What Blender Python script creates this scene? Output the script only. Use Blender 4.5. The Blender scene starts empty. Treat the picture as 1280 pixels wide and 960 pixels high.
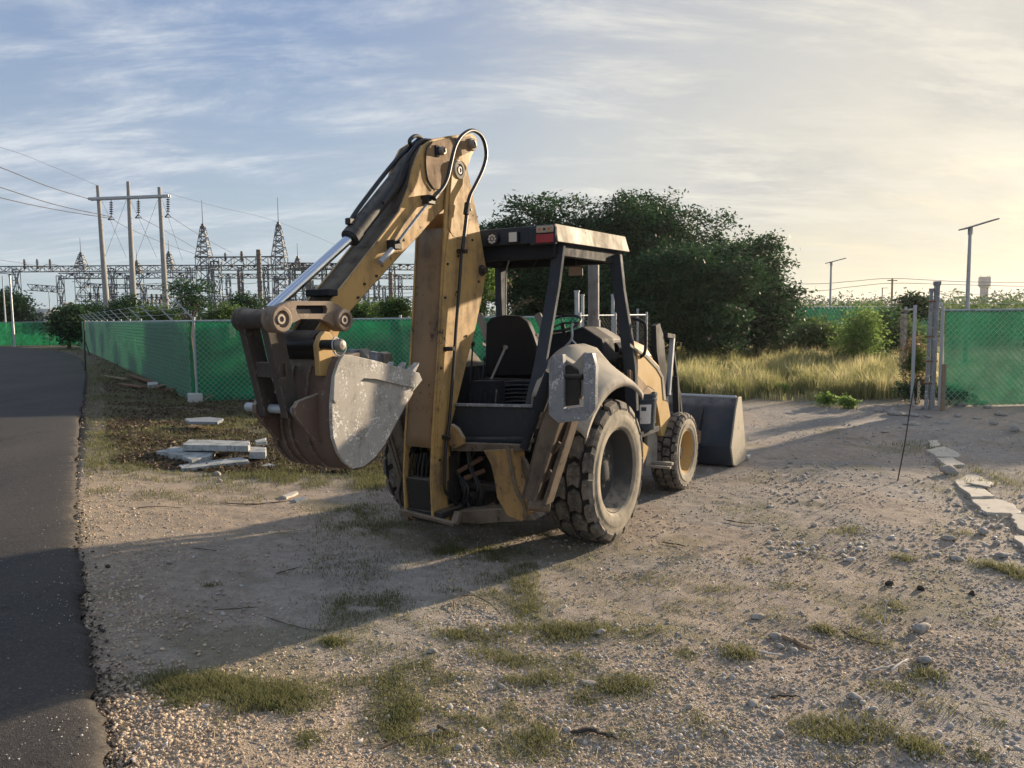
import bpy, math, random
import numpy as np
from math import radians, sin, cos, pi, atan, sqrt
from mathutils import Vector, Matrix

random.seed(7)
RNG = np.random.default_rng(11)
SC = bpy.context.scene
COL = SC.collection

# ------------------------------------------------------------------ camera
F = 960.0
CAMH = 2.0
ROLL = radians(0.67)
PITCH = atan((480 - 395.5) / F * cos(ROLL))
cf = np.array([0, cos(PITCH), -sin(PITCH)])
cu0 = np.array([0, sin(PITCH), cos(PITCH)])
cr0 = np.array([1.0, 0, 0])
cr = cr0 * cos(ROLL) - cu0 * sin(ROLL)
cu = cu0 * cos(ROLL) + cr0 * sin(ROLL)
cam_data = bpy.data.cameras.new('camera')
cam = bpy.data.objects.new('camera', cam_data)
COL.objects.link(cam)
cam_data.sensor_fit = 'HORIZONTAL'
cam_data.sensor_width = 36
cam_data.lens = 36 * F / 1280
cam_data.clip_start = 0.05
cam_data.clip_end = 5000
M4 = Matrix(((cr[0], cu[0], -cf[0], 0), (cr[1], cu[1], -cf[1], 0), (cr[2], cu[2], -cf[2], CAMH), (0, 0, 0, 1)))
cam.matrix_world = M4
SC.camera = cam

# ------------------------------------------------------------------ light, sky
SUN_AZ = radians(48)      # to the right of the view
SUN_EL = radians(12)
SUN_DIR = Vector((sin(SUN_AZ) * cos(SUN_EL), cos(SUN_AZ) * cos(SUN_EL), sin(SUN_EL)))
sd = bpy.data.lights.new('sun', 'SUN')
sd.energy = 4.7
sd.angle = radians(1.2)
sd.color = (1.0, 0.80, 0.57)
sun = bpy.data.objects.new('sun', sd)
COL.objects.link(sun)
sun.rotation_euler = (-SUN_DIR).to_track_quat('-Z', 'Y').to_euler()

world = bpy.data.worlds.new('World')
SC.world = world
world.use_nodes = True
wn, wl = world.node_tree.nodes, world.node_tree.links
wn.clear()


def wnode(t, **kw):
    n = wn.new(t)
    for k, v in kw.items():
        setattr(n, k, v)
    return n


def wmath(op, a, b=None, clamp=False):
    n = wnode('ShaderNodeMath', operation=op, use_clamp=clamp)
    for i, v in enumerate((a, b)):
        if v is None:
            continue
        if isinstance(v, (int, float)):
            n.inputs[i].default_value = v
        else:
            wl.new(v, n.inputs[i])
    return n.outputs[0]


def wmix(fac, a, b):
    n = wnode('ShaderNodeMix', data_type='RGBA')
    for s, v in ((0, fac), (6, a), (7, b)):
        if isinstance(v, (tuple, list)):
            n.inputs[s].default_value = (*v, 1)
        elif isinstance(v, (int, float)):
            n.inputs[s].default_value = v
        else:
            wl.new(v, n.inputs[s])
    return n.outputs[2]


def wramp(v, a, b):
    n = wnode('ShaderNodeMapRange', interpolation_type='SMOOTHSTEP')
    wl.new(v, n.inputs[0])
    n.inputs[1].default_value = a
    n.inputs[2].default_value = b
    return n.outputs[0]


tc = wnode('ShaderNodeTexCoord')
sepw = wnode('ShaderNodeSeparateXYZ')
wl.new(tc.outputs['Generated'], sepw.inputs[0])
sky = wnode('ShaderNodeTexSky', sky_type='NISHITA', sun_disc=False)
sky.sun_elevation = SUN_EL
sky.sun_rotation = SUN_AZ
sky.air_density = 1.0
sky.dust_density = 2.0
sky.ozone_density = 1.5
SKY_K = 0.10
vm = wnode('ShaderNodeVectorMath', operation='SCALE')
wl.new(sky.outputs[0], vm.inputs[0])
vm.inputs['Scale'].default_value = SKY_K
skyc = vm.outputs[0]
zz = wmath('MAXIMUM', sepw.outputs[2], 0.0)
den = wmath('ADD', zz, 0.22)
cx = wmath('DIVIDE', sepw.outputs[0], den)
cy = wmath('DIVIDE', sepw.outputs[1], den)
comb = wnode('ShaderNodeCombineXYZ')
wl.new(cx, comb.inputs[0])
wl.new(cy, comb.inputs[1])
dsun = wnode('ShaderNodeVectorMath', operation='DOT_PRODUCT')
wl.new(tc.outputs['Generated'], dsun.inputs[0])
hs = Vector((sin(SUN_AZ), cos(SUN_AZ), 0.12)).normalized()
dsun.inputs[1].default_value = hs
near_sun = wramp(dsun.outputs['Value'], 0.42, 0.99)


def wnoise(scale, rot, sx, sy, detail=6, rough=0.55, dist=0.0):
    mp = wnode('ShaderNodeMapping')
    wl.new(comb.outputs[0], mp.inputs[0])
    mp.inputs['Rotation'].default_value = (0, 0, rot)
    mp.inputs['Scale'].default_value = (sx, sy, 1)
    n = wnode('ShaderNodeTexNoise')
    n.inputs['Scale'].default_value = scale
    n.inputs['Detail'].default_value = detail
    n.inputs['Roughness'].default_value = rough
    n.inputs['Distortion'].default_value = dist
    wl.new(mp.outputs[0], n.inputs['Vector'])
    return n.outputs['Fac']


n1 = wnoise(0.8, 0.6, 0.85, 1.3, 12, 0.64, 0.45)
n2 = wnoise(2.2, -0.45, 0.7, 1.9, 12, 0.68, 0.35)
n3 = wnoise(0.45, 0.2, 1.0, 1.0, 4, 0.5, 0.4)
# thin high cloud veil over the clear-sky model, brighter and warmer towards the sun
upz = wramp(zz, 0.02, 0.42)
v_left = wmix(upz, (0.235, 0.280, 0.318), (0.104, 0.152, 0.262))
v_right = wmix(upz, (0.385, 0.355, 0.280), (0.285, 0.280, 0.268))
veil = wmix(near_sun, v_left, v_right)
base_sky = wmix(wmath('ADD', wmath('MULTIPLY', near_sun, 0.14), 0.78), skyc, veil)
cl = wmath('ADD', wmath('MULTIPLY', n1, 0.55), wmath('MULTIPLY', n2, 0.45))
cl = wmath('ADD', cl, wmath('MULTIPLY', wmath('SUBTRACT', n3, 0.5), 0.45))
cmask = wmath('MULTIPLY', wramp(cl, 0.39, 0.60), 0.96)
thick = wramp(n2, 0.34, 0.66)
c_far = wmix(thick, (0.190, 0.230, 0.300), (0.345, 0.370, 0.400))
c_near = wmix(thick, (0.265, 0.265, 0.258), (0.425, 0.402, 0.345))
ccol = wmix(near_sun, c_far, c_near)
vis = wmix(cmask, base_sky, ccol)
hz = wramp(zz, 0.17, 0.0)
hcol = wmix(wramp(dsun.outputs['Value'], 0.60, 0.98), (0.255, 0.305, 0.325), (0.42, 0.38, 0.275))
hz2 = wmath('MULTIPLY', hz, wmath('ADD', wmath('MULTIPLY', thick, -0.3), 0.85))
vis = wmix(hz2, vis, hcol)
bg = wnode('ShaderNodeBackground')
bg.inputs[1].default_value = 1.0
wl.new(vis, bg.inputs[0])
wo = wnode('ShaderNodeOutputWorld')
wl.new(bg.outputs[0], wo.inputs[0])

SC.view_settings.view_transform = 'Standard'
SC.view_settings.look = 'None'
SC.view_settings.exposure = 1.05
SC.view_settings.gamma = 1.0
SC.view_settings.use_curve_mapping = False
SC.cycles.use_denoising = True
SC.cycles.max_bounces = 6
SC.cycles.transparent_max_bounces = 12


# ------------------------------------------------------------------ survey helpers (photo measurements turned into metres)
def ray(x, y):
    return cf + cr * (x - 640) / F - cu * (y - 480) / F


def pg(x, y, z=0.0):
    d = ray(x, y)
    t = (z - CAMH) / d[2]
    return Vector((d[0] * t, d[1] * t, z))


def pY(x, y, Y):
    d = ray(x, y)
    d = d * Y / d[1]
    return Vector((d[0], d[1], CAMH + d[2]))


PHI = radians(31)
ORG = Vector((-0.15, 7.03, 0))
RT = Vector((cos(PHI), -sin(PHI), 0))
FW = Vector((sin(PHI), cos(PHI), 0))


def ms(x, y, s):
    d = Vector(ray(x, y))
    o = Vector((0, 0, CAMH)) - ORG
    t = (s - o.dot(RT)) / d.dot(RT)
    p = o + d * t
    return Vector((s, p.dot(FW), p.z))


def mf(x, y, f):
    d = Vector(ray(x, y))
    o = Vector((0, 0, CAMH)) - ORG
    t = (f - o.dot(FW)) / d.dot(FW)
    p = o + d * t
    return Vector((p.dot(RT), f, p.z))


# ------------------------------------------------------------------ mesh helpers
def tag(o, label=None, cat=None, group=None, kind=None):
    if label: o['label'] = label
    if cat: o['category'] = cat
    if group: o['group'] = group
    if kind: o['kind'] = kind
    return o


def empty(name, loc, rz=0, **kw):
    o = bpy.data.objects.new(name, None)
    o.empty_display_size = 0.2
    COL.objects.link(o)
    o.location = loc
    o.rotation_euler = (0, 0, rz)
    return tag(o, **kw)


def link_mesh(name, me, mat, parent=None, loc=None, rot=None, **kw):
    o = bpy.data.objects.new(name, me)
    COL.objects.link(o)
    if mat is not None and len(me.materials) == 0:
        me.materials.append(mat)
    if parent: o.parent = parent
    if loc is not None: o.location = loc
    if rot is not None: o.rotation_euler = rot
    return tag(o, **kw)


def np_mesh(name, V, T, smooth=False, attr=None):
    me = bpy.data.meshes.new(name)
    V = np.asarray(V, np.float32)
    T = np.asarray(T, np.int32)
    k = T.shape[1]
    me.vertices.add(len(V))
    me.vertices.foreach_set('co', V.ravel())
    me.loops.add(T.size)
    me.loops.foreach_set('vertex_index', T.ravel())
    me.polygons.add(len(T))
    me.polygons.foreach_set('loop_start', np.arange(0, T.size, k, dtype=np.int32))
    me.polygons.foreach_set('loop_total', np.full(len(T), k, np.int32))
    if smooth:
        me.polygons.foreach_set('use_smooth', np.ones(len(T), bool))
    if attr is not None:
        for an, av in attr.items():
            a = me.color_attributes.new(an, 'FLOAT_COLOR', 'POINT')
            c = np.ones((len(V), 4), np.float32)
            c[:, :3] = av
            a.data.foreach_set('color', c.ravel())
    me.update()
    me.validate()
    return me


class B:
    def __init__(s):
        s.v = []
        s.f = []

    def add(s, vs, fs):
        n = len(s.v)
        s.v += [tuple(v) for v in vs]
        s.f += [tuple(i + n for i in f) for f in fs]
        return s

    def ext(s, pts, vec):
        vec = Vector(vec)
        pts = [Vector(p) for p in pts]
        nrm = Vector((0, 0, 0))
        for i in range(len(pts)):
            nrm += pts[i].cross(pts[(i + 1) % len(pts)])
        if nrm.dot(vec) > 0:
            pts.reverse()
        n = len(pts)
        vs = pts + [p + vec for p in pts]
        fs = [tuple(range(n)), tuple(range(2 * n - 1, n - 1, -1))]
        fs += [((i + 1) % n, i, i + n, (i + 1) % n + n) for i in range(n)]
        return s.add(vs, fs)

    def box(s, c, d, rot=None):
        c = Vector(c)
        h = Vector(d) / 2
        vs = []
        for x in (-1, 1):
            for y in (-1, 1):
                for z in (-1, 1):
                    p = Vector((x * h.x, y * h.y, z * h.z))
                    if rot is not None: p = rot @ p
                    vs.append(c + p)
        return s.add(vs, [(0, 1, 3, 2), (4, 6, 7, 5), (0, 4, 5, 1), (2, 3, 7, 6), (0, 2, 6, 4), (1, 5, 7, 3)])

    def bar(s, p0, p1, w, h, up=(0, 0, 1)):
        p0 = Vector(p0); p1 = Vector(p1)
        d = (p1 - p0)
        L = d.length
        d.normalize()
        up = Vector(up)
        if abs(d.dot(up)) > 0.98: up = Vector((0, 1, 0)) if abs(d.y) < .9 else Vector((1, 0, 0))
        x = d.cross(up).normalized()
        z = x.cross(d)
        R = Matrix((x, d, z)).transposed()
        return s.box((p0 + p1) / 2, (w, L, h), R)

    def tube(s, path, r, n=10, caps=True):
        path = [Vector(p) for p in path]
        m = len(path)
        rs = r if isinstance(r, (list, tuple)) else [r] * m
        t0 = (path[1] - path[0]).normalized()
        a = t0.orthogonal().normalized()
        vs = []
        for i in range(m):
            if i == 0: t = path[1] - path[0]
            elif i == m - 1: t = path[-1] - path[-2]
            else: t = (path[i + 1] - path[i]).normalized() + (path[i] - path[i - 1]).normalized()
            if t.length < 1e-9: t = t0
            t = t.normalized()
            a = (a - t * a.dot(t)).normalized()
            b = t.cross(a)
            for k in range(n):
                th = 2 * pi * k / n
                vs.append(path[i] + (a * cos(th) + b * sin(th)) * rs[i])
        fs = []
        for i in range(m - 1):
            for k in range(n):
                k2 = (k + 1) % n
                fs.append((i * n + k, i * n + k2, (i + 1) * n + k2, (i + 1) * n + k))
        if caps:
            fs.append(tuple(range(n - 1, -1, -1)))
            fs.append(tuple((m - 1) * n + k for k in range(n)))
        return s.add(vs, fs)

    def cyl(s, p0, p1, r, n=20, r1=None):
        return s.tube([p0, p1], [r, r if r1 is None else r1], n)

    def lathe(s, c, axis, prof, n=32, cap=False):
        # prof: (along, radius)
        axis = Vector(axis).normalized()
        a = axis.orthogonal().normalized()
        b = axis.cross(a)
        c = Vector(c)
        vs = []
        for (w, r) in prof:
            for k in range(n):
                th = 2 * pi * k / n
                vs.append(c + axis * w + (a * cos(th) + b * sin(th)) * r)
        fs = []
        for i in range(len(prof) - 1):
            for k in range(n):
                k2 = (k + 1) % n
                fs.append((i * n + k, i * n + k2, (i + 1) * n + k2, (i + 1) * n + k))
        if cap:
            fs.append(tuple(range(n - 1, -1, -1)))
            fs.append(tuple((len(prof) - 1) * n + k for k in range(n)))
        return s.add(vs, fs)

    def grid(s, rows):
        m = len(rows[0])
        vs = [p for r_ in rows for p in r_]
        fs = [(i * m + j, i * m + j + 1, (i + 1) * m + j + 1, (i + 1) * m + j) for i in range(len(rows) - 1) for j in range(m - 1)]
        return s.add(vs, fs)

    def mesh(s, name, mat=None, ang=35, uvz=False):
        me = bpy.data.meshes.new(name)
        me.from_pydata(s.v, [], s.f)
        me.validate()
        me.update()
        if ang:
            me.polygons.foreach_set('use_smooth', [True] * len(me.polygons))
            me.set_sharp_from_angle(angle=radians(ang))
        if mat: me.materials.append(mat)
        return me

    def build(s, name, mat, parent=None, bevel=0, ang=35, solid=0, sub=0, **kw):
        me = s.mesh(name, mat, ang)
        o = link_mesh(name, me, mat, parent, **kw)
        if sub:
            mm = o.modifiers.new('sub', 'SUBSURF'); mm.levels = sub; mm.render_levels = sub
        if solid:
            mm = o.modifiers.new('thick', 'SOLIDIFY'); mm.thickness = solid; mm.offset = 0
        if bevel:
            mm = o.modifiers.new('bev', 'BEVEL'); mm.width = bevel; mm.segments = 2; mm.limit_method = 'ANGLE'; mm.angle_limit = radians(40)
            mm.harden_normals = True
        return o


def catmull(pts, n=8):
    pts = [Vector(p) for p in pts]
    P = [pts[0] * 2 - pts[1]] + pts + [pts[-1] * 2 - pts[-2]]
    out = []
    for i in range(1, len(P) - 2):
        a, b, c, d = P[i - 1], P[i], P[i + 1], P[i + 2]
        for k in range(n):
            t = k / n
            out.append(0.5 * ((2 * b) + (c - a) * t + (2 * a - 5 * b + 4 * c - d) * t * t + (3 * b - a - 3 * c + d) * t ** 3))
    out.append(pts[-1])
    return out


# ------------------------------------------------------------------ numpy noise
_perm = RNG.random((256, 256)).astype(np.float32)


def vnoise(x, y, s):
    x = np.asarray(x) * s + 91.7
    y = np.asarray(y) * s + 37.3
    xi = np.floor(x).astype(int); yi = np.floor(y).astype(int)
    fx = x - xi; fy = y - yi
    fx = fx * fx * (3 - 2 * fx); fy = fy * fy * (3 - 2 * fy)
    g = lambda a, b: _perm[a & 255, b & 255]
    return (g(xi, yi) * (1 - fx) + g(xi + 1, yi) * fx) * (1 - fy) + (g(xi, yi + 1) * (1 - fx) + g(xi + 1, yi + 1) * fx) * fy


def fbm(x, y, s, o=4):
    t = 0; a = 1; n = 0
    for i in range(o):
        t = t + a * vnoise(x + i * 13.1, y - i * 7.7, s * 2 ** i)
        n += a; a *= .5
    return t / n


# ------------------------------------------------------------------ materials
class NT:
    def __init__(s, name):
        s.m = bpy.data.materials.new(name)
        s.m.use_nodes = True
        s.n = s.m.node_tree.nodes
        s.l = s.m.node_tree.links
        s.b = s.n['Principled BSDF']
        s.co = s.n.new('ShaderNodeTexCoord')

    def put(s, sock, v):
        if isinstance(v, (tuple, list)):
            sock.default_value = (*v, 1) if len(v) == 3 and len(sock.default_value) == 4 else v
        elif isinstance(v, (int, float)):
            sock.default_value = v
        else:
            s.l.new(v, sock)

    def noise(s, scale, detail=5, rough=.6, dist=0, vec=None, sc=None, out='Fac'):
        n = s.n.new('ShaderNodeTexNoise')
        n.inputs['Scale'].default_value = scale
        n.inputs['Detail'].default_value = detail
        n.inputs['Roughness'].default_value = rough
        n.inputs['Distortion'].default_value = dist
        v = vec or s.co.outputs['Object']
        if sc:
            mp = s.n.new('ShaderNodeMapping')
            s.l.new(v, mp.inputs[0]); mp.inputs['Scale'].default_value = sc
            v = mp.outputs[0]
        s.l.new(v, n.inputs['Vector'])
        return n.outputs[out]

    def vor(s, scale, feature='F1', out='Distance', vec=None, rand=1.0):
        n = s.n.new('ShaderNodeTexVoronoi')
        n.feature = feature
        n.inputs['Scale'].default_value = scale
        n.inputs['Randomness'].default_value = rand
        s.l.new(vec or s.co.outputs['Object'], n.inputs['Vector'])
        return n.outputs[out]

    def ramp(s, v, a, b, lo=0, hi=1):
        n = s.n.new('ShaderNodeMapRange')
        n.interpolation_type = 'SMOOTHSTEP'
        s.l.new(v, n.inputs[0])
        n.inputs[1].default_value = a; n.inputs[2].default_value = b
        n.inputs[3].default_value = lo; n.inputs[4].default_value = hi
        return n.outputs[0]

    def math(s, op, a, b=0.0):
        n = s.n.new('ShaderNodeMath'); n.operation = op
        s.put(n.inputs[0], a); s.put(n.inputs[1], b)
        return n.outputs[0]

    def mix(s, f, a, b, mode='MIX'):
        n = s.n.new('ShaderNodeMix'); n.data_type = 'RGBA'; n.blend_type = mode
        s.put(n.inputs[0], f); s.put(n.inputs[6], a); s.put(n.inputs[7], b)
        return n.outputs[2]

    def bump(s, h, strength=.3, dist=.01):
        n = s.n.new('ShaderNodeBump')
        n.inputs['Strength'].default_value = strength
        n.inputs['Distance'].default_value = dist
        s.l.new(h, n.inputs['Height'])
        s.l.new(n.outputs[0], s.b.inputs['Normal'])

    def done(s, col, rough=.7, metal=0.0, spec=None):
        s.put(s.b.inputs['Base Color'], col)
        s.put(s.b.inputs['Roughness'], rough)
        s.put(s.b.inputs['Metallic'], metal)
        if spec is not None: s.b.inputs['Specular IOR Level'].default_value = spec
        return s.m


def worn(name, base, dirt, chip, dirt_amt=.5, chip_amt=.35, rough=.6, metal=0, sc=1.0, dust=None, edge=None):
    t = NT(name)
    a = t.noise(2.2 * sc, 8, .65, .4)
    b = t.noise(9 * sc, 8, .7, .2)
    st = t.noise(5 * sc, 6, .6, 0, sc=(3.2, 3.2, .45))
    m = t.math('ADD', t.math('MULTIPLY', a, .55), t.math('ADD', t.math('MULTIPLY', b, .2), t.math('MULTIPLY', st, .25)))
    dm = t.ramp(m, .60 - dirt_amt * .22, .72 - dirt_amt * .12)
    c = t.mix(t.noise(1.3 * sc, 3), base, tuple(min(1, x * 1.22 + .01) for x in base))
    c = t.mix(t.math('MULTIPLY', dm, .85), c, dirt)
    cn = t.noise(26 * sc, 6, .7)
    cn2 = t.noise(4.5 * sc, 4, .6)
    cm = t.ramp(t.math('ADD', t.math('MULTIPLY', cn, .6), t.math('MULTIPLY', cn2, .4)), .66 - chip_amt * .16, .68 - chip_amt * .14)
    c = t.mix(cm, c, chip)
    if edge:
        bv = t.n.new('ShaderNodeBevel'); bv.samples = 3; bv.inputs['Radius'].default_value = .012
        gg = t.n.new('ShaderNodeNewGeometry')
        dp = t.n.new('ShaderNodeVectorMath'); dp.operation = 'DOT_PRODUCT'
        t.l.new(bv.outputs[0], dp.inputs[0]); t.l.new(gg.outputs['Normal'], dp.inputs[1])
        em = t.math('MULTIPLY', t.ramp(dp.outputs['Value'], .985, .90), t.ramp(t.noise(18 * sc, 5), .42, .62))
        c = t.mix(t.math('MULTIPLY', em, .85), c, edge)
    oil = t.ramp(t.noise(3.1 * sc, 6, .7, .8), .60, .74)
    c = t.mix(t.math('MULTIPLY', oil, .6), c, tuple(x * .45 for x in dirt))
    if dust:
        g = t.n.new('ShaderNodeNewGeometry')
        sp = t.n.new('ShaderNodeSeparateXYZ')
        t.l.new(g.outputs['Normal'], sp.inputs[0])
        dz = t.math('MULTIPLY', t.ramp(sp.outputs[2], .25, .95), t.ramp(t.noise(7 * sc, 5), .25, .6))
        c = t.mix(t.math('MULTIPLY', dz, .8), c, dust)
    t.bump(t.math('ADD', t.math('MULTIPLY', cn, .5), t.math('MULTIPLY', cm, -.6)), .35, .004)
    rr = t.ramp(m, .35, .7, rough - .12, min(1, rough + .25))
    return t.done(c, rr, metal, .22)


MAT_FB = None
DUST = (.42, .36, .28)
MAT = {}
MAT['yellow'] = worn('yellow_paint', (.43, .268, .095), (.17, .12, .08), (.06, .045, .035), .72, .42, .6, dust=DUST, edge=(.14, .10, .07))
MAT['yellow_old_shaded'] = worn('brown_yellow_shaded_paint', (.235, .150, .080), (.13, .095, .07), (.06, .045, .035), .65, .45, .7, dust=DUST, edge=(.34, .28, .2))  # worn yellow with the shade of the boom's rear face mixed into the colour
MAT['frame_brown'] = worn('grimy_brown_paint', (.135, .100, .070), (.070, .056, .045), (.030, .027, .024), .75, .5, .75, sc=1.4, dust=(.3, .25, .19), edge=(.30, .23, .16))
MAT['frame_yellow'] = worn('grimy_orange_paint', (.31, .185, .07), (.11, .08, .055), (.05, .04, .03), .65, .5, .7, sc=1.4, dust=DUST, edge=(.15, .11, .08))
MAT['yellow_clean'] = worn('light_yellow_paint', (.44, .29, .11), (.27, .195, .12), (.10, .07, .045), .5, .3, .5, dust=DUST)
MAT['dark'] = worn('black_metal', (.014, .017, .022), (.05, .045, .04), (.07, .06, .055), .35, .15, .78, dust=(.10, .09, .08))
MAT['navy'] = worn('dark_blue_grey_paint', (.028, .036, .048), (.060, .058, .055), (.10, .095, .09), .4, .2, .78, dust=(.22, .2, .18))
MAT['grime'] = worn('oily_metal', (.022, .020, .018), (.06, .045, .032), (.11, .085, .06), .5, .3, .45, dust=(.17, .14, .11))
MAT['bucket'] = worn('rusty_steel', (.125, .085, .065), (.065, .055, .05), (.24, .19, .15), .5, .45, .65, sc=1.6, dust=DUST, edge=(.42, .38, .33))
MAT['roofwhite'] = worn('faded_cream_paint', (.36, .32, .245), (.24, .205, .155), (.12, .10, .08), .5, .35, .7, dust=(.45, .40, .32))
MAT['backplate'] = worn('dark_brown_plate', (.085, .068, .052), (.045, .040, .036), (.14, .11, .085), .6, .4, .75, sc=1.4, dust=(.2, .17, .13))  # stick back plate, darker and browner than the yellow sides
MAT['barrel'] = worn('cylinder_black_paint', (.028, .030, .034), (.07, .06, .05), (.13, .12, .11), .5, .3, .5, sc=1.4, dust=(.2, .18, .15))
MAT['linkbrown'] = worn('dusty_dark_link', (.060, .050, .042), (.035, .030, .027), (.14, .115, .09), .6, .4, .75, sc=1.6, dust=(.26, .22, .17), edge=(.26, .22, .17))
MAT['panel'] = worn('dusty_black_panel', (.026, .030, .034), (.075, .066, .056), (.12, .11, .10), .6, .35, .75, sc=1.5, dust=(.25, .22, .18))
MAT['fender'] = worn('dusty_fender', (.27, .245, .205), (.16, .145, .125), (.08, .07, .065), .55, .3, .8, dust=(.40, .36, .29))
MAT['silver'] = worn('weathered_grey_paint', (.21, .215, .225), (.10, .10, .10), (.52, .52, .52), .6, .68, .55, sc=2.4)
MAT['galv'] = worn('galvanised_steel', (.36, .38, .40), (.22, .22, .22), (.15, .12, .10), .4, .15, .45, .3, sc=2)
MAT['rust'] = worn('rusted_steel', (.14, .075, .045), (.06, .04, .03), (.22, .13, .08), .5, .4, .8, sc=3)
MAT['wood'] = worn('weathered_wood', (.23, .17, .11), (.10, .08, .06), (.32, .26, .2), .5, .3, .85, sc=3)
MAT['concrete'] = worn('old_concrete', (.42, .42, .40), (.20, .20, .19), (.60, .60, .57), .5, .4, .9, sc=2.2)
MAT['polecon'] = worn('pole_concrete', (.27, .265, .255), (.18, .175, .17), (.35, .35, .34), .4, .2, .9)
MAT['hose'] = NT('black_rubber_hose').done((.015, .016, .018), .42)
MAT['black'] = NT('black_plastic').done((.010, .010, .012), .5)
MAT['seat'] = worn('black_vinyl', (.005, .006, .008), (.010, .010, .012), (.02, .02, .02), .3, .1, .6)
t = NT('chrome'); MAT['chrome'] = t.done((.62, .66, .72), t.ramp(t.noise(12, 4, sc=(1, 1, 1)), .3, .7, .10, .22), 1.0)
MAT['steel'] = NT('worn_pin_steel').done((.26, .23, .20), .55, .5)
MAT['gal_light'] = NT('sub_steel').done((.13, .14, .15), .55, .2)
MAT['sub_dark'] = NT('dark_insulator').done((.06, .05, .05), .4)
MAT['wire'] = NT('wire').done((.06, .06, .065), .8)
MAT['lens_white'] = NT('lamp_lens_white').done((.62, .62, .58), .25)
MAT['lens_red'] = NT('lamp_lens_red').done((.30, .02, .03), .3)
MAT['lens_red_lit'] = NT('amber_lamp_dot').done((.6, .10, .04), .3)
MAT['whitepaper'] = worn('dirty_label', (.62, .60, .56), (.34, .3, .26), (.2, .17, .15), .4, .3, .6, sc=6)
MAT['solar'] = NT('solar_panel').done((.02, .025, .04), .2)
MAT['white'] = worn('white_render', (.62, .62, .60), (.45, .44, .42), (.3, .3, .3), .3, .1, .9, sc=.3)
MAT['redroof'] = NT('brick_red_wall').done((.20, .035, .025), .85)
MAT['greyroof'] = NT('grey_roof').done((.36, .38, .40), .8)
MAT['stake'] = NT('yellow_wood').done((.45, .34, .16), .8)

# tyre rubber: dusty
t = NT('dusty_tyre')
a = t.noise(6, 7, .65); b = t.noise(30, 5)
c = t.mix(t.ramp(a, .36, .66), (.06, .055, .05), (.20, .172, .138))
c = t.mix(t.ramp(b, .50, .75), c, (.26, .22, .175))
t.bump(b, .25, .004)
MAT['tyre'] = t.done(c, .9)
t = NT('dusty_sidewall')
a = t.noise(5, 7, .65); b = t.noise(40, 5)
c = t.mix(t.ramp(a, .25, .62), (.12, .11, .09), (.36, .315, .235))
c = t.mix(t.ramp(b, .5, .8), c, (.16, .14, .11))
t.bump(b, .2, .003)
MAT['sidewall'] = t.done(c, .9)
t = NT('tread_groove')
MAT['groove'] = t.done(t.mix(t.noise(12), (.010, .010, .010), (.035, .031, .028)), .95)


def leafmat(name, c1, c2, trans=.35):
    t = NT(name)
    g = t.n.new('ShaderNodeNewGeometry')
    c = t.mix(g.outputs['Random Per Island'], c1, c2)
    t.put(t.b.inputs['Base Color'], c)
    t.b.inputs['Roughness'].default_value = .6
    t.b.inputs['Specular IOR Level'].default_value = .15
    tr = t.n.new('ShaderNodeBsdfTranslucent')
    c3 = t.mix(.5, c, tuple(min(1, x * 2.2) for x in c2))
    t.l.new(c3, tr.inputs[0])
    mx = t.n.new('ShaderNodeMixShader')
    mx.inputs[0].default_value = trans
    t.l.new(t.b.outputs[0], mx.inputs[1]); t.l.new(tr.outputs[0], mx.inputs[2])
    t.l.new(mx.outputs[0], t.n['Material Output'].inputs[0])
    return t.m


MAT['leaf_dark'] = leafmat('dark_leaves', (.012, .038, .018), (.044, .098, .036), .18)
MAT['leaf_mid'] = leafmat('mid_leaves', (.035, .075, .022), (.085, .14, .038), .35)
MAT['leaf_light'] = leafmat('light_leaves', (.08, .14, .035), (.16, .24, .06), .45)
MAT['leaf_dry'] = leafmat('dry_leaves', (.13, .08, .04), (.24, .16, .09), .3)
MAT['grass_dry'] = leafmat('dry_grass', (.24, .22, .10), (.42, .38, .20), .5)
MAT['grass_green'] = leafmat('green_grass', (.055, .080, .028), (.185, .18, .085), .35)
MAT['bark'] = worn('bark', (.10, .08, .06), (.05, .04, .03), (.18, .15, .12), .5, .3, .95, sc=2)


def clothmat(name, c1, c2, c3, op=(.16, .34)):
    t = NT(name)
    n = t.noise(1.2, 5, .6)
    c = t.mix(t.ramp(n, .3, .7), c1, c2)
    c = t.mix(t.ramp(t.noise(2.2, 6, .7), .52, .75), c, c3)
    g = t.noise(9, 4, .6, sc=(.15, 1, 1.6))
    c = t.mix(t.ramp(g, .35, .7, 0, .35), c, c3)
    t.put(t.b.inputs['Base Color'], c); t.b.inputs['Roughness'].default_value = .6
    tr = t.n.new('ShaderNodeBsdfTranslucent'); t.l.new(c, tr.inputs[0])
    mx = t.n.new('ShaderNodeMixShader'); mx.inputs[0].default_value = .55
    t.l.new(t.b.outputs[0], mx.inputs[1]); t.l.new(tr.outputs[0], mx.inputs[2])
    tp = t.n.new('ShaderNodeBsdfTransparent')
    m2 = t.n.new('ShaderNodeMixShader')
    t.l.new(t.ramp(t.noise(3.5, 5, .7), .35, .75, op[0], op[1]), m2.inputs[0])
    t.l.new(mx.outputs[0], m2.inputs[1]); t.l.new(tp.outputs[0], m2.inputs[2])
    t.l.new(m2.outputs[0], t.n['Material Output'].inputs[0])
    return t.m


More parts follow.
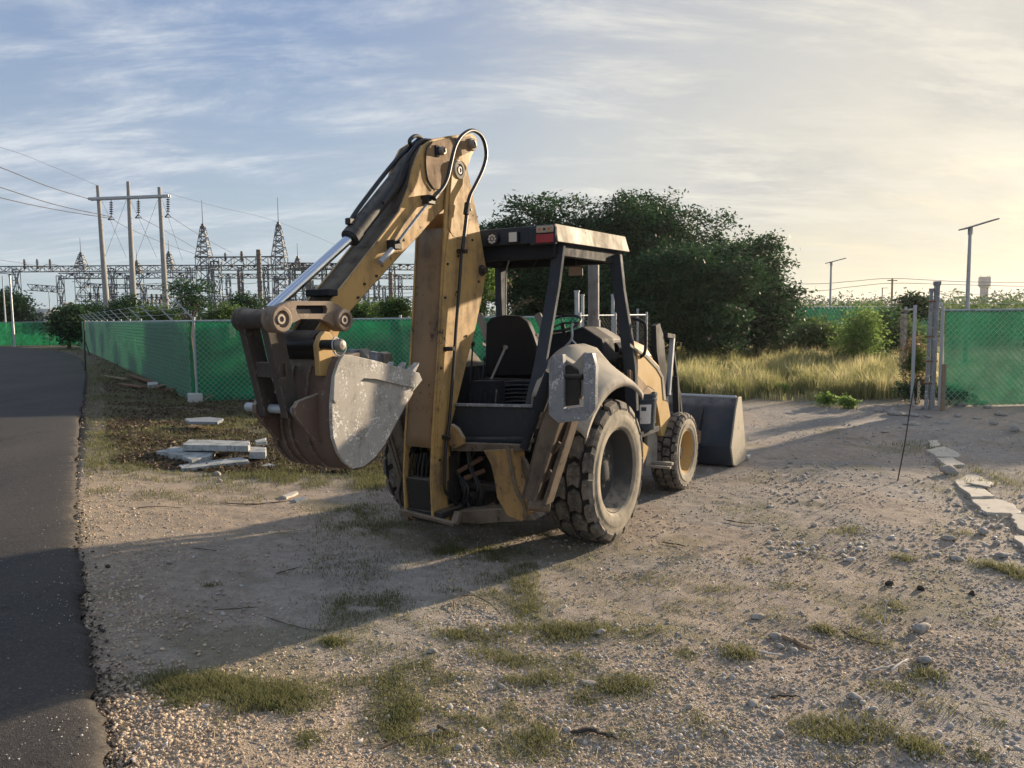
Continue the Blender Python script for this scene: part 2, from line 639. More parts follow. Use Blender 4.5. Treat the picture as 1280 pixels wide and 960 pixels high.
MAT['cloth'] = clothmat('green_shade_cloth', (.006, .28, .11), (.018, .43, .19), (.03, .19, .10))
MAT['cloth_mid'] = clothmat('dark_green_shade_cloth', (.008, .16, .075), (.020, .25, .125), (.025, .12, .07), (.30, .52))  # deeper green, more open weave for the right fence
MAT['cloth_dull'] = clothmat('faded_green_shade_cloth', (.008, .23, .085), (.026, .36, .16), (.04, .18, .09))
MAT['linkwire'] = NT('galvanised_link_wire').done((.26, .38, .32), .5, .2)


MAT['seatworn'] = MAT['seat']
MAT['lens_dull'] = NT('dull_lens').done((.10, .11, .12), .3)
MAT['mirrorglass'] = worn('dirty_mirror', (.40, .32, .26), (.20, .15, .12), (.5, .45, .4), .5, .3, .5, sc=8)
MAT['bossbrown'] = worn('worn_boss_steel', (.20, .15, .11), (.09, .07, .055), (.36, .30, .24), .5, .4, .5, sc=2)
MAT['pail'] = worn('grey_blue_pail', (.035, .05, .065), (.10, .09, .08), (.2, .18, .15), .4, .25, .45, sc=3)
MAT['sideplate'] = worn('scraped_grey_steel', (.34, .32, .285), (.20, .18, .155), (.74, .72, .68), .55, .68, .65, sc=2.2, edge=(.6, .57, .5))
MAT['galvd'] = worn('sooty_grey_pipe', (.22, .22, .22), (.12, .11, .10), (.36, .33, .3), .5, .3, .6)
MAT['plank'] = worn('grey_plank', (.20, .22, .24), (.08, .08, .08), (.34, .35, .36), .5, .4, .9, sc=3)
MAT['whitewood'] = worn('bleached_wood', (.48, .44, .38), (.28, .25, .2), (.6, .57, .5), .4, .3, .85, sc=5)
MAT['charred'] = worn('charred_bark', (.045, .037, .032), (.02, .018, .016), (.11, .09, .075), .5, .4, .95, sc=9)
MAT['conc_white'] = worn('white_mossy_concrete', (.36, .37, .37), (.09, .11, .09), (.58, .58, .56), .8, .55, .9, sc=2.4)
MAT['pathslab'] = worn('sandy_concrete', (.42, .385, .32), (.28, .26, .23), (.50, .47, .41), .5, .4, .9, sc=2)
MAT['straw'] = NT('straw').done((.36, .30, .20), .8)
MAT['leaf_dry_dark'] = leafmat('dead_leaf_litter', (.02, .016, .012), (.17, .125, .085), .1)
MAT['leaf_far'] = leafmat('far_leaves', (.035, .06, .035), (.07, .10, .05), .25)
MAT['grass_mix'] = leafmat('olive_grass', (.09, .11, .04), (.24, .235, .10), .42)
MAT['bushing'] = worn('brown_insulator', (.12, .10, .09), (.06, .05, .05), (.2, .18, .16), .4, .3, .5)
MAT['cream'] = NT('cream_plastic').done((.62, .55, .42), .6)

# ground
t = NT('ground_soil')
at = t.n.new('ShaderNodeVertexColor'); at.layer_name = 'zone'
big = t.noise(.5, 6, .6)
fine = t.noise(9, 8, .7)
c = t.mix(t.ramp(big, .3, .7), at.outputs['Color'], t.mix(.35, at.outputs['Color'], (.17, .145, .115)))
c = t.mix(t.ramp(fine, .35, .7), t.mix(.38, c, (.10, .085, .07)), c)
cc = t.vor(55, out='Color'); cd = t.vor(55)
sp2 = t.n.new('ShaderNodeSeparateColor'); t.l.new(cc, sp2.inputs[0])
pm = t.math('MULTIPLY', t.ramp(cd, .36, .24), t.ramp(sp2.outputs[0], .45, .55))
c = t.mix(t.math('MULTIPLY', pm, .8), c, t.mix(sp2.outputs[1], (.20, .17, .14), (.50, .44, .36)))
cd2 = t.vor(130)
hh = t.math('ADD', t.math('MULTIPLY', t.ramp(cd, .4, .1), .8), t.math('ADD', t.math('MULTIPLY', t.ramp(cd2, .5, .1), .35), t.math('MULTIPLY', fine, 1.2)))
t.bump(hh, .75, .018)
MAT['ground'] = t.done(c, .95, 0, .2)

t = NT('asphalt')
cc = t.vor(90, out='Color'); cd = t.vor(90)
sp2 = t.n.new('ShaderNodeSeparateColor'); t.l.new(cc, sp2.inputs[0])
big = t.noise(.6, 6, .6, sc=(1, .35, 1))
c = t.mix(t.ramp(big, .3, .7), (.022, .022, .024), (.050, .045, .040))
c = t.mix(t.ramp(t.noise(45, 6, .75), .45, .7), c, (.085, .075, .065))
c = t.mix(t.math('MULTIPLY', t.ramp(cd, .4, .2), t.ramp(sp2.outputs[0], .55, .9)), c, (.10, .098, .092))
st = t.vor(14, out='Color'); sd_ = t.vor(14)
sp3 = t.n.new('ShaderNodeSeparateColor'); t.l.new(st, sp3.inputs[0])
c = t.mix(t.math('MULTIPLY', t.ramp(sd_, .10, .05), t.ramp(sp3.outputs[0], .8, .82)), c, (.36, .33, .28))
ck = t.n.new('ShaderNodeTexVoronoi'); ck.feature = 'DISTANCE_TO_EDGE'; ck.inputs['Scale'].default_value = .55
nv = t.n.new('ShaderNodeVectorMath'); nv.operation = 'ADD'
sv = t.n.new('ShaderNodeVectorMath'); sv.operation = 'SCALE'; sv.inputs['Scale'].default_value = .5
t.l.new(t.noise(3, 5, .7, out='Color'), sv.inputs[0]); t.l.new(t.co.outputs['Object'], nv.inputs[0]); t.l.new(sv.outputs[0], nv.inputs[1]); t.l.new(nv.outputs[0], ck.inputs['Vector'])
crk = t.math('MULTIPLY', t.ramp(ck.outputs['Distance'], .010, .003), t.ramp(t.noise(.8, 3), .5, .6))
c = t.mix(t.math('MULTIPLY', crk, .8), c, (.008, .008, .008))
t.bump(t.math('ADD', t.ramp(cd, .45, .1), t.noise(30, 4)), .45, .005)
MAT['asphalt'] = t.done(c, .88, 0, .3)


def stonemat(name, c1, c2, c3):
    t = NT(name)
    g = t.n.new('ShaderNodeNewGeometry')
    c = t.mix(g.outputs['Random Per Island'], c1, c2)
    c = t.mix(t.ramp(t.noise(35, 5), .45, .7), c, c3)
    t.bump(t.noise(60, 5), .3, .003)
    return t.done(c, .92, 0, .2)


MAT['pebble'] = stonemat('tan_pebbles', (.22, .17, .125), (.62, .50, .37), (.38, .30, .225))
MAT['pebble_grey'] = stonemat('grey_pebbles', (.26, .25, .235), (.54, .51, .47), (.36, .34, .31))
MAT['rock'] = stonemat('limestone_rock', (.27, .25, .22), (.38, .35, .31), (.17, .155, .14))

# ------------------------------------------------------------------ ground sheet
edge_px = [(128, 960), (116, 880), (101, 780), (95, 720), (92, 660), (90, 610), (93, 560), (99, 520), (104, 490), (106, 465), (101, 450), (88, 442), (60, 437), (0, 433), (-120, 431)]
RH = .20
EDGE = [pg(x, y, RH) for x, y in edge_px]
d0 = (EDGE[0] - EDGE[2]).normalized()
EDGE = [EDGE[0] + d0 * 30, EDGE[0] + d0 * 8, EDGE[0] + d0 * 3] + EDGE
EDGE_D = catmull(EDGE, 10)
EX = np.array([[p.x, p.y] for p in EDGE_D])


def edge_dist(x, y):
    """signed distance to the road edge (positive on the gravel side)"""
    x = np.asarray(x, float).ravel(); y = np.asarray(y, float).ravel()
    best = np.full(x.shape, 1e9); sg = np.ones(x.shape)
    for i in range(len(EX) - 1):
        a = EX[i]; d = EX[i + 1] - a; L = d @ d + 1e-12
        tt = np.clip(((x - a[0]) * d[0] + (y - a[1]) * d[1]) / L, 0, 1)
        dx = x - a[0] - tt * d[0]; dy = y - a[1] - tt * d[1]
        dd = np.hypot(dx, dy)
        s = np.where(d[0] * dy - d[1] * dx < 0, 1.0, -1.0)
        m = dd < best
        best = np.where(m, dd, best); sg = np.where(m, s, sg)
    return best * sg


def gh(x, y, ed=None):
    """ground height"""
    x = np.asarray(x, float); y = np.asarray(y, float)
    near = 1 / (1 + (np.hypot(x, y) / 30) ** 4)
    h = (fbm(x, y, .45, 3) - .5) * .05 + (fbm(x, y, 2.2, 3) - .5) * .030 + (fbm(x, y, 9, 2) - .5) * .012
    return h * near


def tracks(x, y):
    c0 = .55 + .30 * y + .25 * np.sin(y * .35)
    g = np.exp(-(((x - c0) / .30) ** 4)) + np.exp(-(((x - c0 - 1.75) / .30) ** 4))
    c1 = -2.1 + .03 * y
    g = g + .7 * np.exp(-(((x - c1) / .26) ** 4)) * (y < 9)
    return np.clip(g, 0, 1) * (.55 + .45 * np.clip((fbm(x, y, .8, 3) - .35) * 4, 0, 1)) * (y < 16)


def shoulder(ed):
    ed = np.clip(ed, 0, 50)
    return .135 * np.exp(-(ed / 1.3) ** 1.5)


def axis_pts(lo, hi, c0, c1, step, grow):
    a = list(np.arange(c0, c1, step))
    s = step; v = c1
    while v < hi:
        a.append(v); s *= grow; v += s
    a.append(hi)
    s = step; v = c0
    b = []
    while v > lo:
        s *= grow; v -= s; b.append(v)
    b.append(lo)
    return np.array(sorted(set(b + a)))


gx = axis_pts(-2500, 2500, -4.5, 5.5, .035, 1.055)
gy = axis_pts(-300, 3000, 2.9, 8.5, .030, 1.035)
GX, GY = np.meshgrid(gx, gy)
ED = edge_dist(GX, GY).reshape(GX.shape)
GZ = gh(GX, GY) - .012 * tracks(GX, GY)
# shoulder rises a little towards the asphalt, and dips below it
GZ = GZ + np.where(ED > 0, shoulder(ED), 0)
GZ = np.where(ED < -.02, np.minimum(GZ, 0) - .03, GZ)


def mixc(a, b, m):
    return a * (1 - m[..., None]) + np.array(b) * m[..., None]


def sst(v, a, b):
    t_ = np.clip((v - a) / (b - a), 0, 1)
    return t_ * t_ * (3 - 2 * t_)


def zone_color(x, y, ed):
    base = np.zeros(x.shape + (3,)) + np.array((.44, .362, .295))
    nz = fbm(x, y, .6, 4)
    nz2 = fbm(x + 50, y, 1.7, 4)
    base = mixc(base, (.345, .330, .308), sst(nz + .12 * np.tanh((x - .25 * y) / 2), .48, .62) * .75)
    base = mixc(base, (.50, .39, .27), np.exp(-np.clip(ed, 0, 99) / 1.6) * .85)
    # packed light dirt left of the machine
    g = np.exp(-(((x + .9) / 1.5) ** 2 + ((y - 5.6) / 1.1) ** 2))
    base = mixc(base, (.52, .475, .42), g * .85)
    base = mixc(base, (.50, .425, .355), tracks(x, y) * .55)
    # dark earth and leaf litter by the left fence
    m = sst(y + .25 * (x + 3) + 2.0 * (nz - .5), 9.4, 10.8) * sst(-x + .12 * y, .6, 2.0)
    base = mixc(base, (.105, .090, .055), m * .9)
    # grassy soil in the field
    m = sst(y, 15.5, 18.5) * sst(x, -1, 2)
    base = mixc(base, (.17, .15, .075), m)
    m = sst(y, 70, 110)
    base = mixc(base, (.10, .11, .06), m)
    base = mixc(base, (.12, .13, .04), sst(nz2, .60, .72) * .45 * (y < 14))
    return base


ZC = zone_color(GX, GY, ED)
ny, nx = GX.shape
idx = np.arange(nx * ny).reshape(ny, nx)
Q = np.stack([idx[:-1, :-1], idx[:-1, 1:], idx[1:, 1:], idx[1:, :-1]], -1).reshape(-1, 4)
V = np.stack([GX, GY, GZ], -1).reshape(-1, 3)
me = np_mesh('ground', V, Q, True, {'zone': ZC.reshape(-1, 3)})
link_mesh('ground', me, MAT['ground'], kind='structure')

# ------------------------------------------------------------------ asphalt road
rows = []
NE = []
for i, p in enumerate(EDGE_D):
    a = EDGE_D[max(0, i - 1)]; b_ = EDGE_D[min(len(EDGE_D) - 1, i + 1)]
    d = (b_ - a); d.z = 0; d.normalize()
    NE.append(Vector((-d.y, d.x, 0)))
fine = []
for i in range(len(EDGE_D) - 1):
    L = (EDGE_D[i + 1] - EDGE_D[i]).length
    k = max(1, int(L / .05)) if EDGE_D[i].y < 12 else max(1, int(L / .6))
    for j in range(k):
        tt = j / k
        fine.append((EDGE_D[i].lerp(EDGE_D[i + 1], tt), NE[i].lerp(NE[i + 1], tt).normalized()))
offs = [.05, .02, -.03, .02, .08, .2, .5, 1.0, 2.0, 4.0, 7.5, 12]
zs_ = [v + RH - .09 for v in (-.14, .0, .055, .078, .09, .093, .10, .11, .125, .14, .15, .12)]
b = B()
for (p, nr) in fine:
    j = (float(fbm(p.x, p.y, 3.0, 4)) - .5) * .09 + (float(vnoise(p.x, p.y, 22)) - .5) * .05 + (float(vnoise(p.x, p.y, 47)) - .5) * .03
    row = []
    for o_, z_ in zip(offs, zs_):
        q = p + nr * (o_ + j * (1 if o_ < .3 else .3) + (0.0))
        z2 = z_ + (float(vnoise(q.x, q.y, 14)) - .5) * (.02 if z_ < .08 else .004)
        row.append((q.x, q.y, z2))
    rows.append(row)
b.grid(rows)
b.build('asphalt_road', MAT['asphalt'], ang=180, kind='structure')

# ------------------------------------------------------------------ backhoe loader
BH = empty('backhoe_loader', ORG, -PHI, label='worn yellow backhoe loader parked on gravel with its boom folded over the canopy', cat='backhoe loader')


def P(s, *pts):
    return [ms(x, y, s) for x, y in pts]


def PF(f, *pts):
    return [mf(x, y, f) for x, y in pts]


def part(b, name, mat, parent=BH, bevel=.006, **kw):
    return b.build(name, MAT[mat], parent, bevel=bevel, **kw)


# ---- wheels
def wheel(c, side, R, W, r_rim, nlug, rimmat, big):
    """c: wheel centre (local), side +1 right"""
    ax = Vector((side, 0, 0))
    hw = W / 2
    rim = B()
    prof = [(hw * .80, r_rim + .018), (hw * .86, r_rim + .02), (hw * .86, r_rim - .004), (hw * .70, r_rim - .012), (hw * .45, r_rim - .035), (hw * .12, r_rim - .055),
            (hw * .02, r_rim * .72), (hw * .06, r_rim * .55), (hw * .18, r_rim * .48), (hw * .20, r_rim * .30), (hw * .20, .001)]
    rim.lathe(c, ax, prof, 40)
    rim.lathe(c, ax, [(-hw * .86, r_rim), (-hw * .86, r_rim * .9), (-hw * .2, r_rim * .85), (-hw * .2, .01)], 32)
    wm = part(rim, 'wheel', rimmat, bevel=0, ang=50)
    hub = B()
    hub.lathe(c, ax, [(hw * .18, r_rim * .30), (hw * .40, r_rim * .28), (hw * .46, r_rim * .22), (hw * .46, .001)], 20)
    hub.build('hub', MAT['rimdark'], wm)
    nutm = B(); nutm.cyl((0, 0, 0), (side * .03, 0, 0), .016, 6)
    nm = nutm.mesh('wheel_nut', MAT['steel'])
    for k in range(8 if big else 6):
        th = 2 * pi * k / (8 if big else 6)
        rr = r_rim * .40
        o = link_mesh('wheel_nut', nm, None, wm)
        o.location = Vector(c) + ax * (hw * .18) + Vector((0, cos(th) * rr, sin(th) * rr))
    tw = B()
    Rc = R - .040 if big else R - .026      # carcass radius under the lugs
    prof = [(-hw * .84, r_rim), (-hw * .96, r_rim + .05), (-hw, (r_rim + Rc) / 2), (-hw * .97, Rc - .06), (-hw * .86, Rc - .012), (-hw * .5, Rc), (0, Rc + .004), (hw * .5, Rc), (hw * .86, Rc - .012)]
    tw.lathe(c, ax, prof, 64)
    ty = part(tw, 'tyre', 'groove', wm, bevel=0, ang=50)
    sw = B()
    e = .0015
    prof = [(hw * .86 + e, Rc - .010), (hw * .955, Rc - .055), (hw * .975, Rc - .07), (hw * .965, Rc - .085), (hw * 1.0 + e, Rc - .11), (hw * 1.015, (r_rim + Rc) / 2), (hw * .99, r_rim + .06), (hw * .965, r_rim + .045), (hw * .97, r_rim + .035), (hw * .90, r_rim + .01), (hw * .84, r_rim + .002)]
    sw.lathe(c, ax, prof, 72)
    part(sw, 'sidewall', 'sidewall', wm, bevel=0, ang=60)
    lg = B()

    def surf(u, w, h):
        # position on tread surface: u angle, w in -1..1 across, h lug height over carcass
        aw = abs(w)
        rr = Rc + h - .018 * aw ** 3
        ww = w * hw * .93
        if aw > .86:
            k = (aw - .86) / .30
            rr = Rc + h - .0115 - k * (.075 if big else .05)
            ww = math.copysign(hw * (.80 + .13 * min(1, k * 1.5)) + h * .35, w)
        return Vector(c) + ax * ww + Vector((0, sin(u) * rr, cos(u) * rr))

    H = R - Rc

    def lug(poly):
        # poly in (u, w) ; block with slightly tapered walls
        cu_ = sum(p_[0] for p_ in poly) / len(poly); cw_ = sum(p_[1] for p_ in poly) / len(poly)
        n = len(poly)
        lo = [surf(u, w, -.006) for u, w in poly]
        mid = [surf(cu_ + (u - cu_) * .97, cw_ + (w - cw_) * .97, H * .8) for u, w in poly]
        hi = [surf(cu_ + (u - cu_) * .91, cw_ + (w - cw_) * .93, H) for u, w in poly]
        vs = lo + mid + hi + [surf(cu_, cw_, H)]
        fs = []
        for i in range(n):
            j = (i + 1) % n
            fs.append((i, j, n + j, n + i)); fs.append((n + i, n + j, 2 * n + j, 2 * n + i))
            fs.append((2 * n + i, 2 * n + j, 3 * n))
        if side * 1 < 0: fs = [tuple(reversed(f_)) for f_ in fs]
        lg.add(vs, [tuple(reversed(f_)) for f_ in fs])

    du = 2 * pi / nlug
    for k in range(nlug):
        u0 = k * du
        for sg, off in ((1, 0), (-1, .5)):
            u = u0 + off * du
            g = .055 * du
            # large scale-shaped block, tiling along the tread
            P1 = [(-.42, .09), (-.30, .32), (-.42, .55), (0, .61), (.40, .55), (.52, .32), (.40, .09), (0, .04)]
            P2 = [(-.38, .74), (0, .70), (.38, .74), (.42, .92), (.38, 1.14), (0, 1.14), (-.38, 1.14), (-.34, .92)]
            q1 = [(u + a_ * du, sg * w_) for a_, w_ in P1]
            q1.reverse()
            q2 = [(u + (a_ + .5) * du, sg * w_) for a_, w_ in P2]
            lug(q1[::(1 if sg > 0 else -1)])
            lug(q2[::(1 if sg > 0 else -1)])
    part(lg, 'tread', 'tyre', wm, bevel=0, ang=30)
    return wm



MAT['rimdark'] = worn('dusty_dark_rim', (.05, .05, .05), (.11, .10, .085), (.18, .15, .12), .6, .3, .8, sc=2, dust=(.4, .34, .26))
MAT['rimyellow'] = worn('dusty_yellow_rim', (.42, .27, .10), (.25, .19, .12), (.30, .25, .18), .5, .3, .7, sc=2)
for sgn in (1, -1):
    wheel(Vector((sgn * .89, .28, .625)), sgn, .64, .44, .37, 17, 'rimdark', True)
    wheel(Vector((sgn * .85, 2.50, .44)), sgn, .45, .31, .245, 26, 'rimyellow', False)

# ---- chassis
b = B()
b.box((0, 1.3, .66), (.66, 3.4, .22)); b.box((0, .28, .62), (1.35, .26, .26)); b.box((0, 2.5, .44), (1.3, .16, .16)); b.box((0, 2.9, .75), (.8, .5, .5))
b.box((0, .2, .55), (.5, .8, .45))
part(b, 'chassis', 'grime')
b = B(); b.box((0, .45, 1.02), (1.30, 1.75, .07)); b.box((.62, .3, .90), (.05, 1.4, .30)); b.box((-.62, .3, .90), (.05, 1.4, .30)); b.box((0, -.25, 1.0), (1.2, .5, .16))
part(b, 'floor_platform', 'dark')

# rear frame: top beam, posts, bottom beam around a dark opening
YF = -.74
b = B()
b.ext(PF(YF, (563, 553), (652, 556), (652, 565), (563, 564)), (0, .16, 0))
part(b, 'frame_beam', 'frame_brown')
b = B()
b.ext(PF(YF - .01, (604, 563), (641, 561), (644, 590), (652, 616), (664, 640), (652, 652), (634, 645), (621, 622), (618, 600), (613, 580)), (0, .18, 0))
part(b, 'frame_post', 'frame_yellow')
b = B()
b.tube(catmull(PF(YF - .03, (634, 558), (639, 585), (645, 612), (655, 632), (656, 648)), 6), .014, 8)
part(b, 'frame_rib', 'frame_brown', bevel=0)
b = B()
b.ext(PF(YF, (560, 640), (655, 634), (668, 650), (600, 655), (560, 652)), (0, .2, 0))
part(b, 'frame_beam', 'frame_brown')
b = B()
L_ = PF(YF, (500, 566), (516, 566), (510, 652), (500, 645)); b.ext(L_, (0, .14, 0))
b.ext(PF(YF + .02, (484, 540), (500, 540), (504, 600), (510, 640), (500, 640), (494, 600)), (0, .12, 0))
part(b, 'frame_post', 'frame_brown')
# side lug plate with pin
b = B()
pl = PF(YF + .10, (640, 560), (655, 575), (662, 590), (661, 610), (650, 612), (642, 590))
b.ext(pl, (0, .05, 0)); part(b, 'pivot_plate', 'frame_brown')
b = B(); q = mf(650, 596, YF + .08); b.cyl(q, q + Vector((0, -.03, 0)), .03, 14); part(b, 'pivot_pin', 'frame_brown', bevel=.003)
# machinery seen in the opening
b = B()
q = mf(590, 625, -.45)
b.lathe(q, (0, 1, 0), [(-.1, .001), (-.1, .09), (-.02, .10), (-.02, .15), (.2, .16)], 20)
b.box(mf(600, 606, -.5), (.42, .14, .05)); b.box(mf(575, 620, -.5), (.12, .1, .12))
b.box(mf(610, 640, -.45), (.30, .2, .10))
part(b, 'gearbox', 'grime')
b = B(); b.box((.15, -.28, .72), (1.1, .06, .50)); part(b, 'frame_back_panel', 'dark')
for (a, c_) in (((572, 590), (603, 572)), ((580, 598), (606, 588)), ((600, 640), (618, 630))):
    b = B(); p0 = mf(*a, -.62); p1 = mf(*c_, -.50); b.cyl(p0, p1, .022, 12); part(b, 'hydraulic_rod', 'rust', bevel=0)
rr = random.Random(4)
for i in range(7):
    b = B()
    x0 = 562 + i * 5
    pts = PF(-.66 + .02 * i, (x0 + rr.uniform(-3, 3), 562), (x0 + rr.uniform(-6, 8), 585), (x0 + rr.uniform(-4, 20), 610), (x0 + rr.uniform(0, 12), 638))
    b.tube(catmull(pts, 7), .013, 8); b.build('hose', MAT['hose'], BH)

# counter panel behind the operator station
b = B(); b.ext(PF(-.62, (556, 507), (667, 509), (659, 546), (556, 548)), (0, .035, 0)); part(b, 'rear_panel', 'panel')
b = B(); b.ext(PF(-.64, (556, 504.5), (668, 506.5), (668, 509.5), (556, 507.5)), (0, .06, 0)); part(b, 'panel_lip', 'silver', bevel=.003)
b = B(); b.cyl(mf(556, 551, -.66), mf(658, 551, -.66), .034, 14); part(b, 'cross_tube', 'dark', bevel=0)
# oily lug with hole beside the boom
b = B(); b.ext(PF(-.80, (563, 530), (571, 536), (578, 548), (578, 556), (568, 561), (560, 556)), (0, .05, 0)); part(b, 'lift_lug', 'frame_yellow')

# ---- operator station
b = B()
pts = PF(.20, (605, 471), (606, 430), (607, 404), (612, 397), (628, 394), (648, 395), (658, 402), (664, 415), (671, 435), (676, 447), (673, 471))
b.ext(pts, (0, .10, 0)); sb = part(b, 'seat_back', 'seat', bevel=.025)
b = B(); b.ext(PF(.30, (610, 470), (609, 404), (616, 396), (648, 396), (660, 408), (672, 440), (677, 452), (674, 470)), (0, .07, 0)); b.build('seat_cushion_edge', MAT['seatworn'] if 'seatworn' in MAT else MAT['seat'], sb, bevel=.02)
b = B(); b.box((.0, .52, 1.42), (.50, .52, .12)); part(b, 'seat_cushion', 'seat', bevel=.03)
b = B()
for k in range(5):
    z = 1.12 + k * .062
    b.box((.04, .22, z), (.54, .32, .022))
b.box((.04, .26, 1.25), (.50, .28, .34)); part(b, 'seat_suspension', 'dark', bevel=.003)
b = B()
for k in range(6): b.tube(catmull(PF(.05, (626, 478 + 5 * k), (645, 476.5 + 5 * k), (668, 477 + 5 * k)), 4), .008, 6)
part(b, 'suspension_bellows', 'navy', bevel=0)
for (x0, y0, x1, y1) in ((599, 393, 610, 425), (672, 393, 683, 418)):
    b = B(); b.bar(mf(x0, y0, .5), mf(x1, y1, .42), .045, .07, (1, 0, 0)); part(b, 'armrest', 'fender', bevel=.01)
b = B(); p0 = mf(614, 474, -.15); p1 = mf(632, 434, -.05); b.tube([p0, p1], .011, 8); b.lathe(p1, (0, 0, 1), [(-.02, .004), (-.015, .02), (.01, .022), (.02, .004)], 10); part(b, 'control_lever', 'steel', bevel=0)
b = B(); b.ext(PF(-.20, (590, 476), (622, 476), (624, 508), (584, 508)), (0, .12, 0)); part(b, 'lever_console', 'dark')
for (x0, y0, x1, y1, r_) in ((588, 478, 591, 430, .022), (602, 480, 606, 449, .018), (592, 490, 596, 459, .015), (600, 492, 598, 462, .012)):
    b = B(); p0 = mf(x0, y0, -.15); p1 = mf(x1, y1, -.10); b.tube([p0, p1], .008, 8)
    b.lathe(p1, (0, 0, 1), [(-r_, .003), (-r_ * .5, r_ * .9), (.3 * r_, r_), (r_, r_ * .5), (r_ * 1.1, .003)], 12); part(b, 'control_lever', 'black', bevel=0)
for k in range(6):
    b = B(); p0 = mf(588 + 6 * k, 506, -.33); p1 = p0 + Vector((rr.uniform(-.02, .02), 0, .11 + rr.uniform(-.02, .03))); b.tube([p0, p1], .010, 6); part(b, 'valve_spool', 'dark', bevel=0)
# steering wheel and dash
b = B(); c0 = mf(703, 404, 1.05); axw = Vector((0, -.45, 1)).normalized(); a_ = Vector((1, 0, 0)); b_ = axw.cross(a_)
b.tube([c0 + (a_ * cos(2 * pi * k / 28) + b_ * sin(2 * pi * k / 28)) * .19 for k in range(29)], .014, 8)
for k in range(3): b.tube([c0, c0 + (a_ * cos(2.1 * k) + b_ * sin(2.1 * k)) * .19], .010, 6)
b.cyl(c0, c0 - axw * .5, .025, 10); part(b, 'steering_wheel', 'black', bevel=0)
b = B(); b.ext(PF(1.10, (672, 420), (712, 414), (728, 408), (752, 424), (757, 452), (740, 470), (672, 470)), (0, .30, 0)); part(b, 'dashboard', 'dark', bevel=.02)
b = B(); b.tube(catmull(PF(.75, (700, 440), (714, 425), (715, 410), (716, 404)), 5), .012, 8); b.tube(catmull(PF(.75, (714, 424), (722, 434), (720, 446)), 5), .008, 8); part(b, 'gear_lever', 'galv', bevel=0)

# hood and engine
b = B()
hoodp = [(-.38, 1.56), (-.40, 1.62), (-.34, 1.74), (-.2, 1.80), (.2, 1.80), (.34, 1.74), (.42, 1.62), (.40, 1.56)]
rows = []
for f_, k, dz in ((1.42, .96, .02), (1.46, 1.0, .03), (2.2, 1.0, -.03), (2.9, .98, -.12), (3.12, .90, -.22)):
    rows.append([Vector((s_ * k, f_, z_ + (dz if z_ > 1 else 0))) for s_, z_ in hoodp])
b.grid(rows); n_ = len(b.v)
b.add(rows[-1], [tuple(range(len(hoodp)))]); b.add(rows[0], [tuple(range(len(hoodp) - 1, -1, -1))])
part(b, 'hood', 'yellow_clean', bevel=0, ang=40)
b = B(); b.ext(PF(1.38, (728, 409), (740, 411), (757, 421), (760, 425), (757, 428), (742, 423), (734, 420)), (0, .35, 0)); part(b, 'hood_cowl', 'fender', bevel=.01)
b = B()
for (x, y, f_, dx, dy, dz) in ((763, 430, 1.5, .14, .3, .10), (772, 438, 1.7, .16, .2, .16), (780, 445, 1.9, .2, .2, .14), (768, 452, 1.5, .14, .3, .2), (777, 430, 2.1, .12, .2, .10), (783, 455, 1.6, .12, .3, .16)):
    b.box(mf(x, y, f_), (dx, dy, dz))
b.box((0, 2.2, 1.22), (.62, 1.7, .62)); b.box((.1, 2.1, 1.5), (.5, 1.4, .12))
b.lathe(mf(775, 436, 1.55), (.3, 1, 0), [(-.1, .001), (-.1, .07), (.12, .075), (.12, .001)], 16)
part(b, 'engine_block', 'grime')
for k in range(5):
    b = B(); pts = PF(1.5 + .1 * k, (752 + 4 * k, 440 + rr.uniform(-6, 6)), (765 + 3 * k, 428 + rr.uniform(-3, 8)), (782, 442 + rr.uniform(-8, 8))); b.tube(catmull(pts, 6), .014, 8); b.build('hose', MAT['hose'], BH)
b = B(); b.tube(catmull(PF(1.7, (764, 447), (763, 430), (765, 422), (768, 421), (776, 432)), 5), .012, 8); part(b, 'hood_handle', 'galv', bevel=0)
b = B()
b.cyl((.06, 2.0, 1.70), (.06, 2.0, 2.60), .062, 20); b.cyl((.06, 2.0, 1.72), (.06, 2.0, 1.95), .075, 20)
part(b, 'exhaust_pipe', 'galvd' if 'galvd' in MAT else 'silver', bevel=0)
b = B(); b.tube(catmull([(.06, 2.0, 2.56), (.06, 2.0, 2.63), (.10, 2.03, 2.69), (.15, 2.07, 2.72)], 5), .056, 16, caps=False); part(b, 'exhaust_tip', 'silver', bevel=0)

# ---- fenders
def fender(sg):
    rows = []
    c_f, c_z = .28, .625
    for i in range(25):
        th = radians(-60 + 97 * i / 24)          # 0 = up
        rr_ = .80
        f_ = c_f + sin(th) * rr_ * (1.06); z_ = c_z + cos(th) * rr_
        zin = min(1.74, z_ + .33) if f_ < .45 else z_ + .33 - (f_ - .45) * .28
        row = [Vector((sg * 1.12, f_, z_ - .05)), Vector((sg * 1.125, f_, z_)), Vector((sg * 1.09, f_, z_ + .035)), Vector((sg * .99, f_, z_ + .10)), Vector((sg * .90, f_, z_ * .45 + zin * .55)),
               Vector((sg * .80, f_, zin - .03)), Vector((sg * .70, f_, zin)), Vector((sg * .64, f_, zin - .02)), Vector((sg * .62, f_, max(.95, z_ - .25)))]
        rows.append(row)
    b = B(); b.grid(rows)
    o = part(b, 'fender', 'fender', bevel=0, ang=60, solid=.012)
    return o
fender(1); fender(-1)
for sg in (1, -1):
    b = B(); b.box((.62 * sg, .45, 1.25), (.03, 1.0, .50)); part(b, 'inner_fender', 'dark')

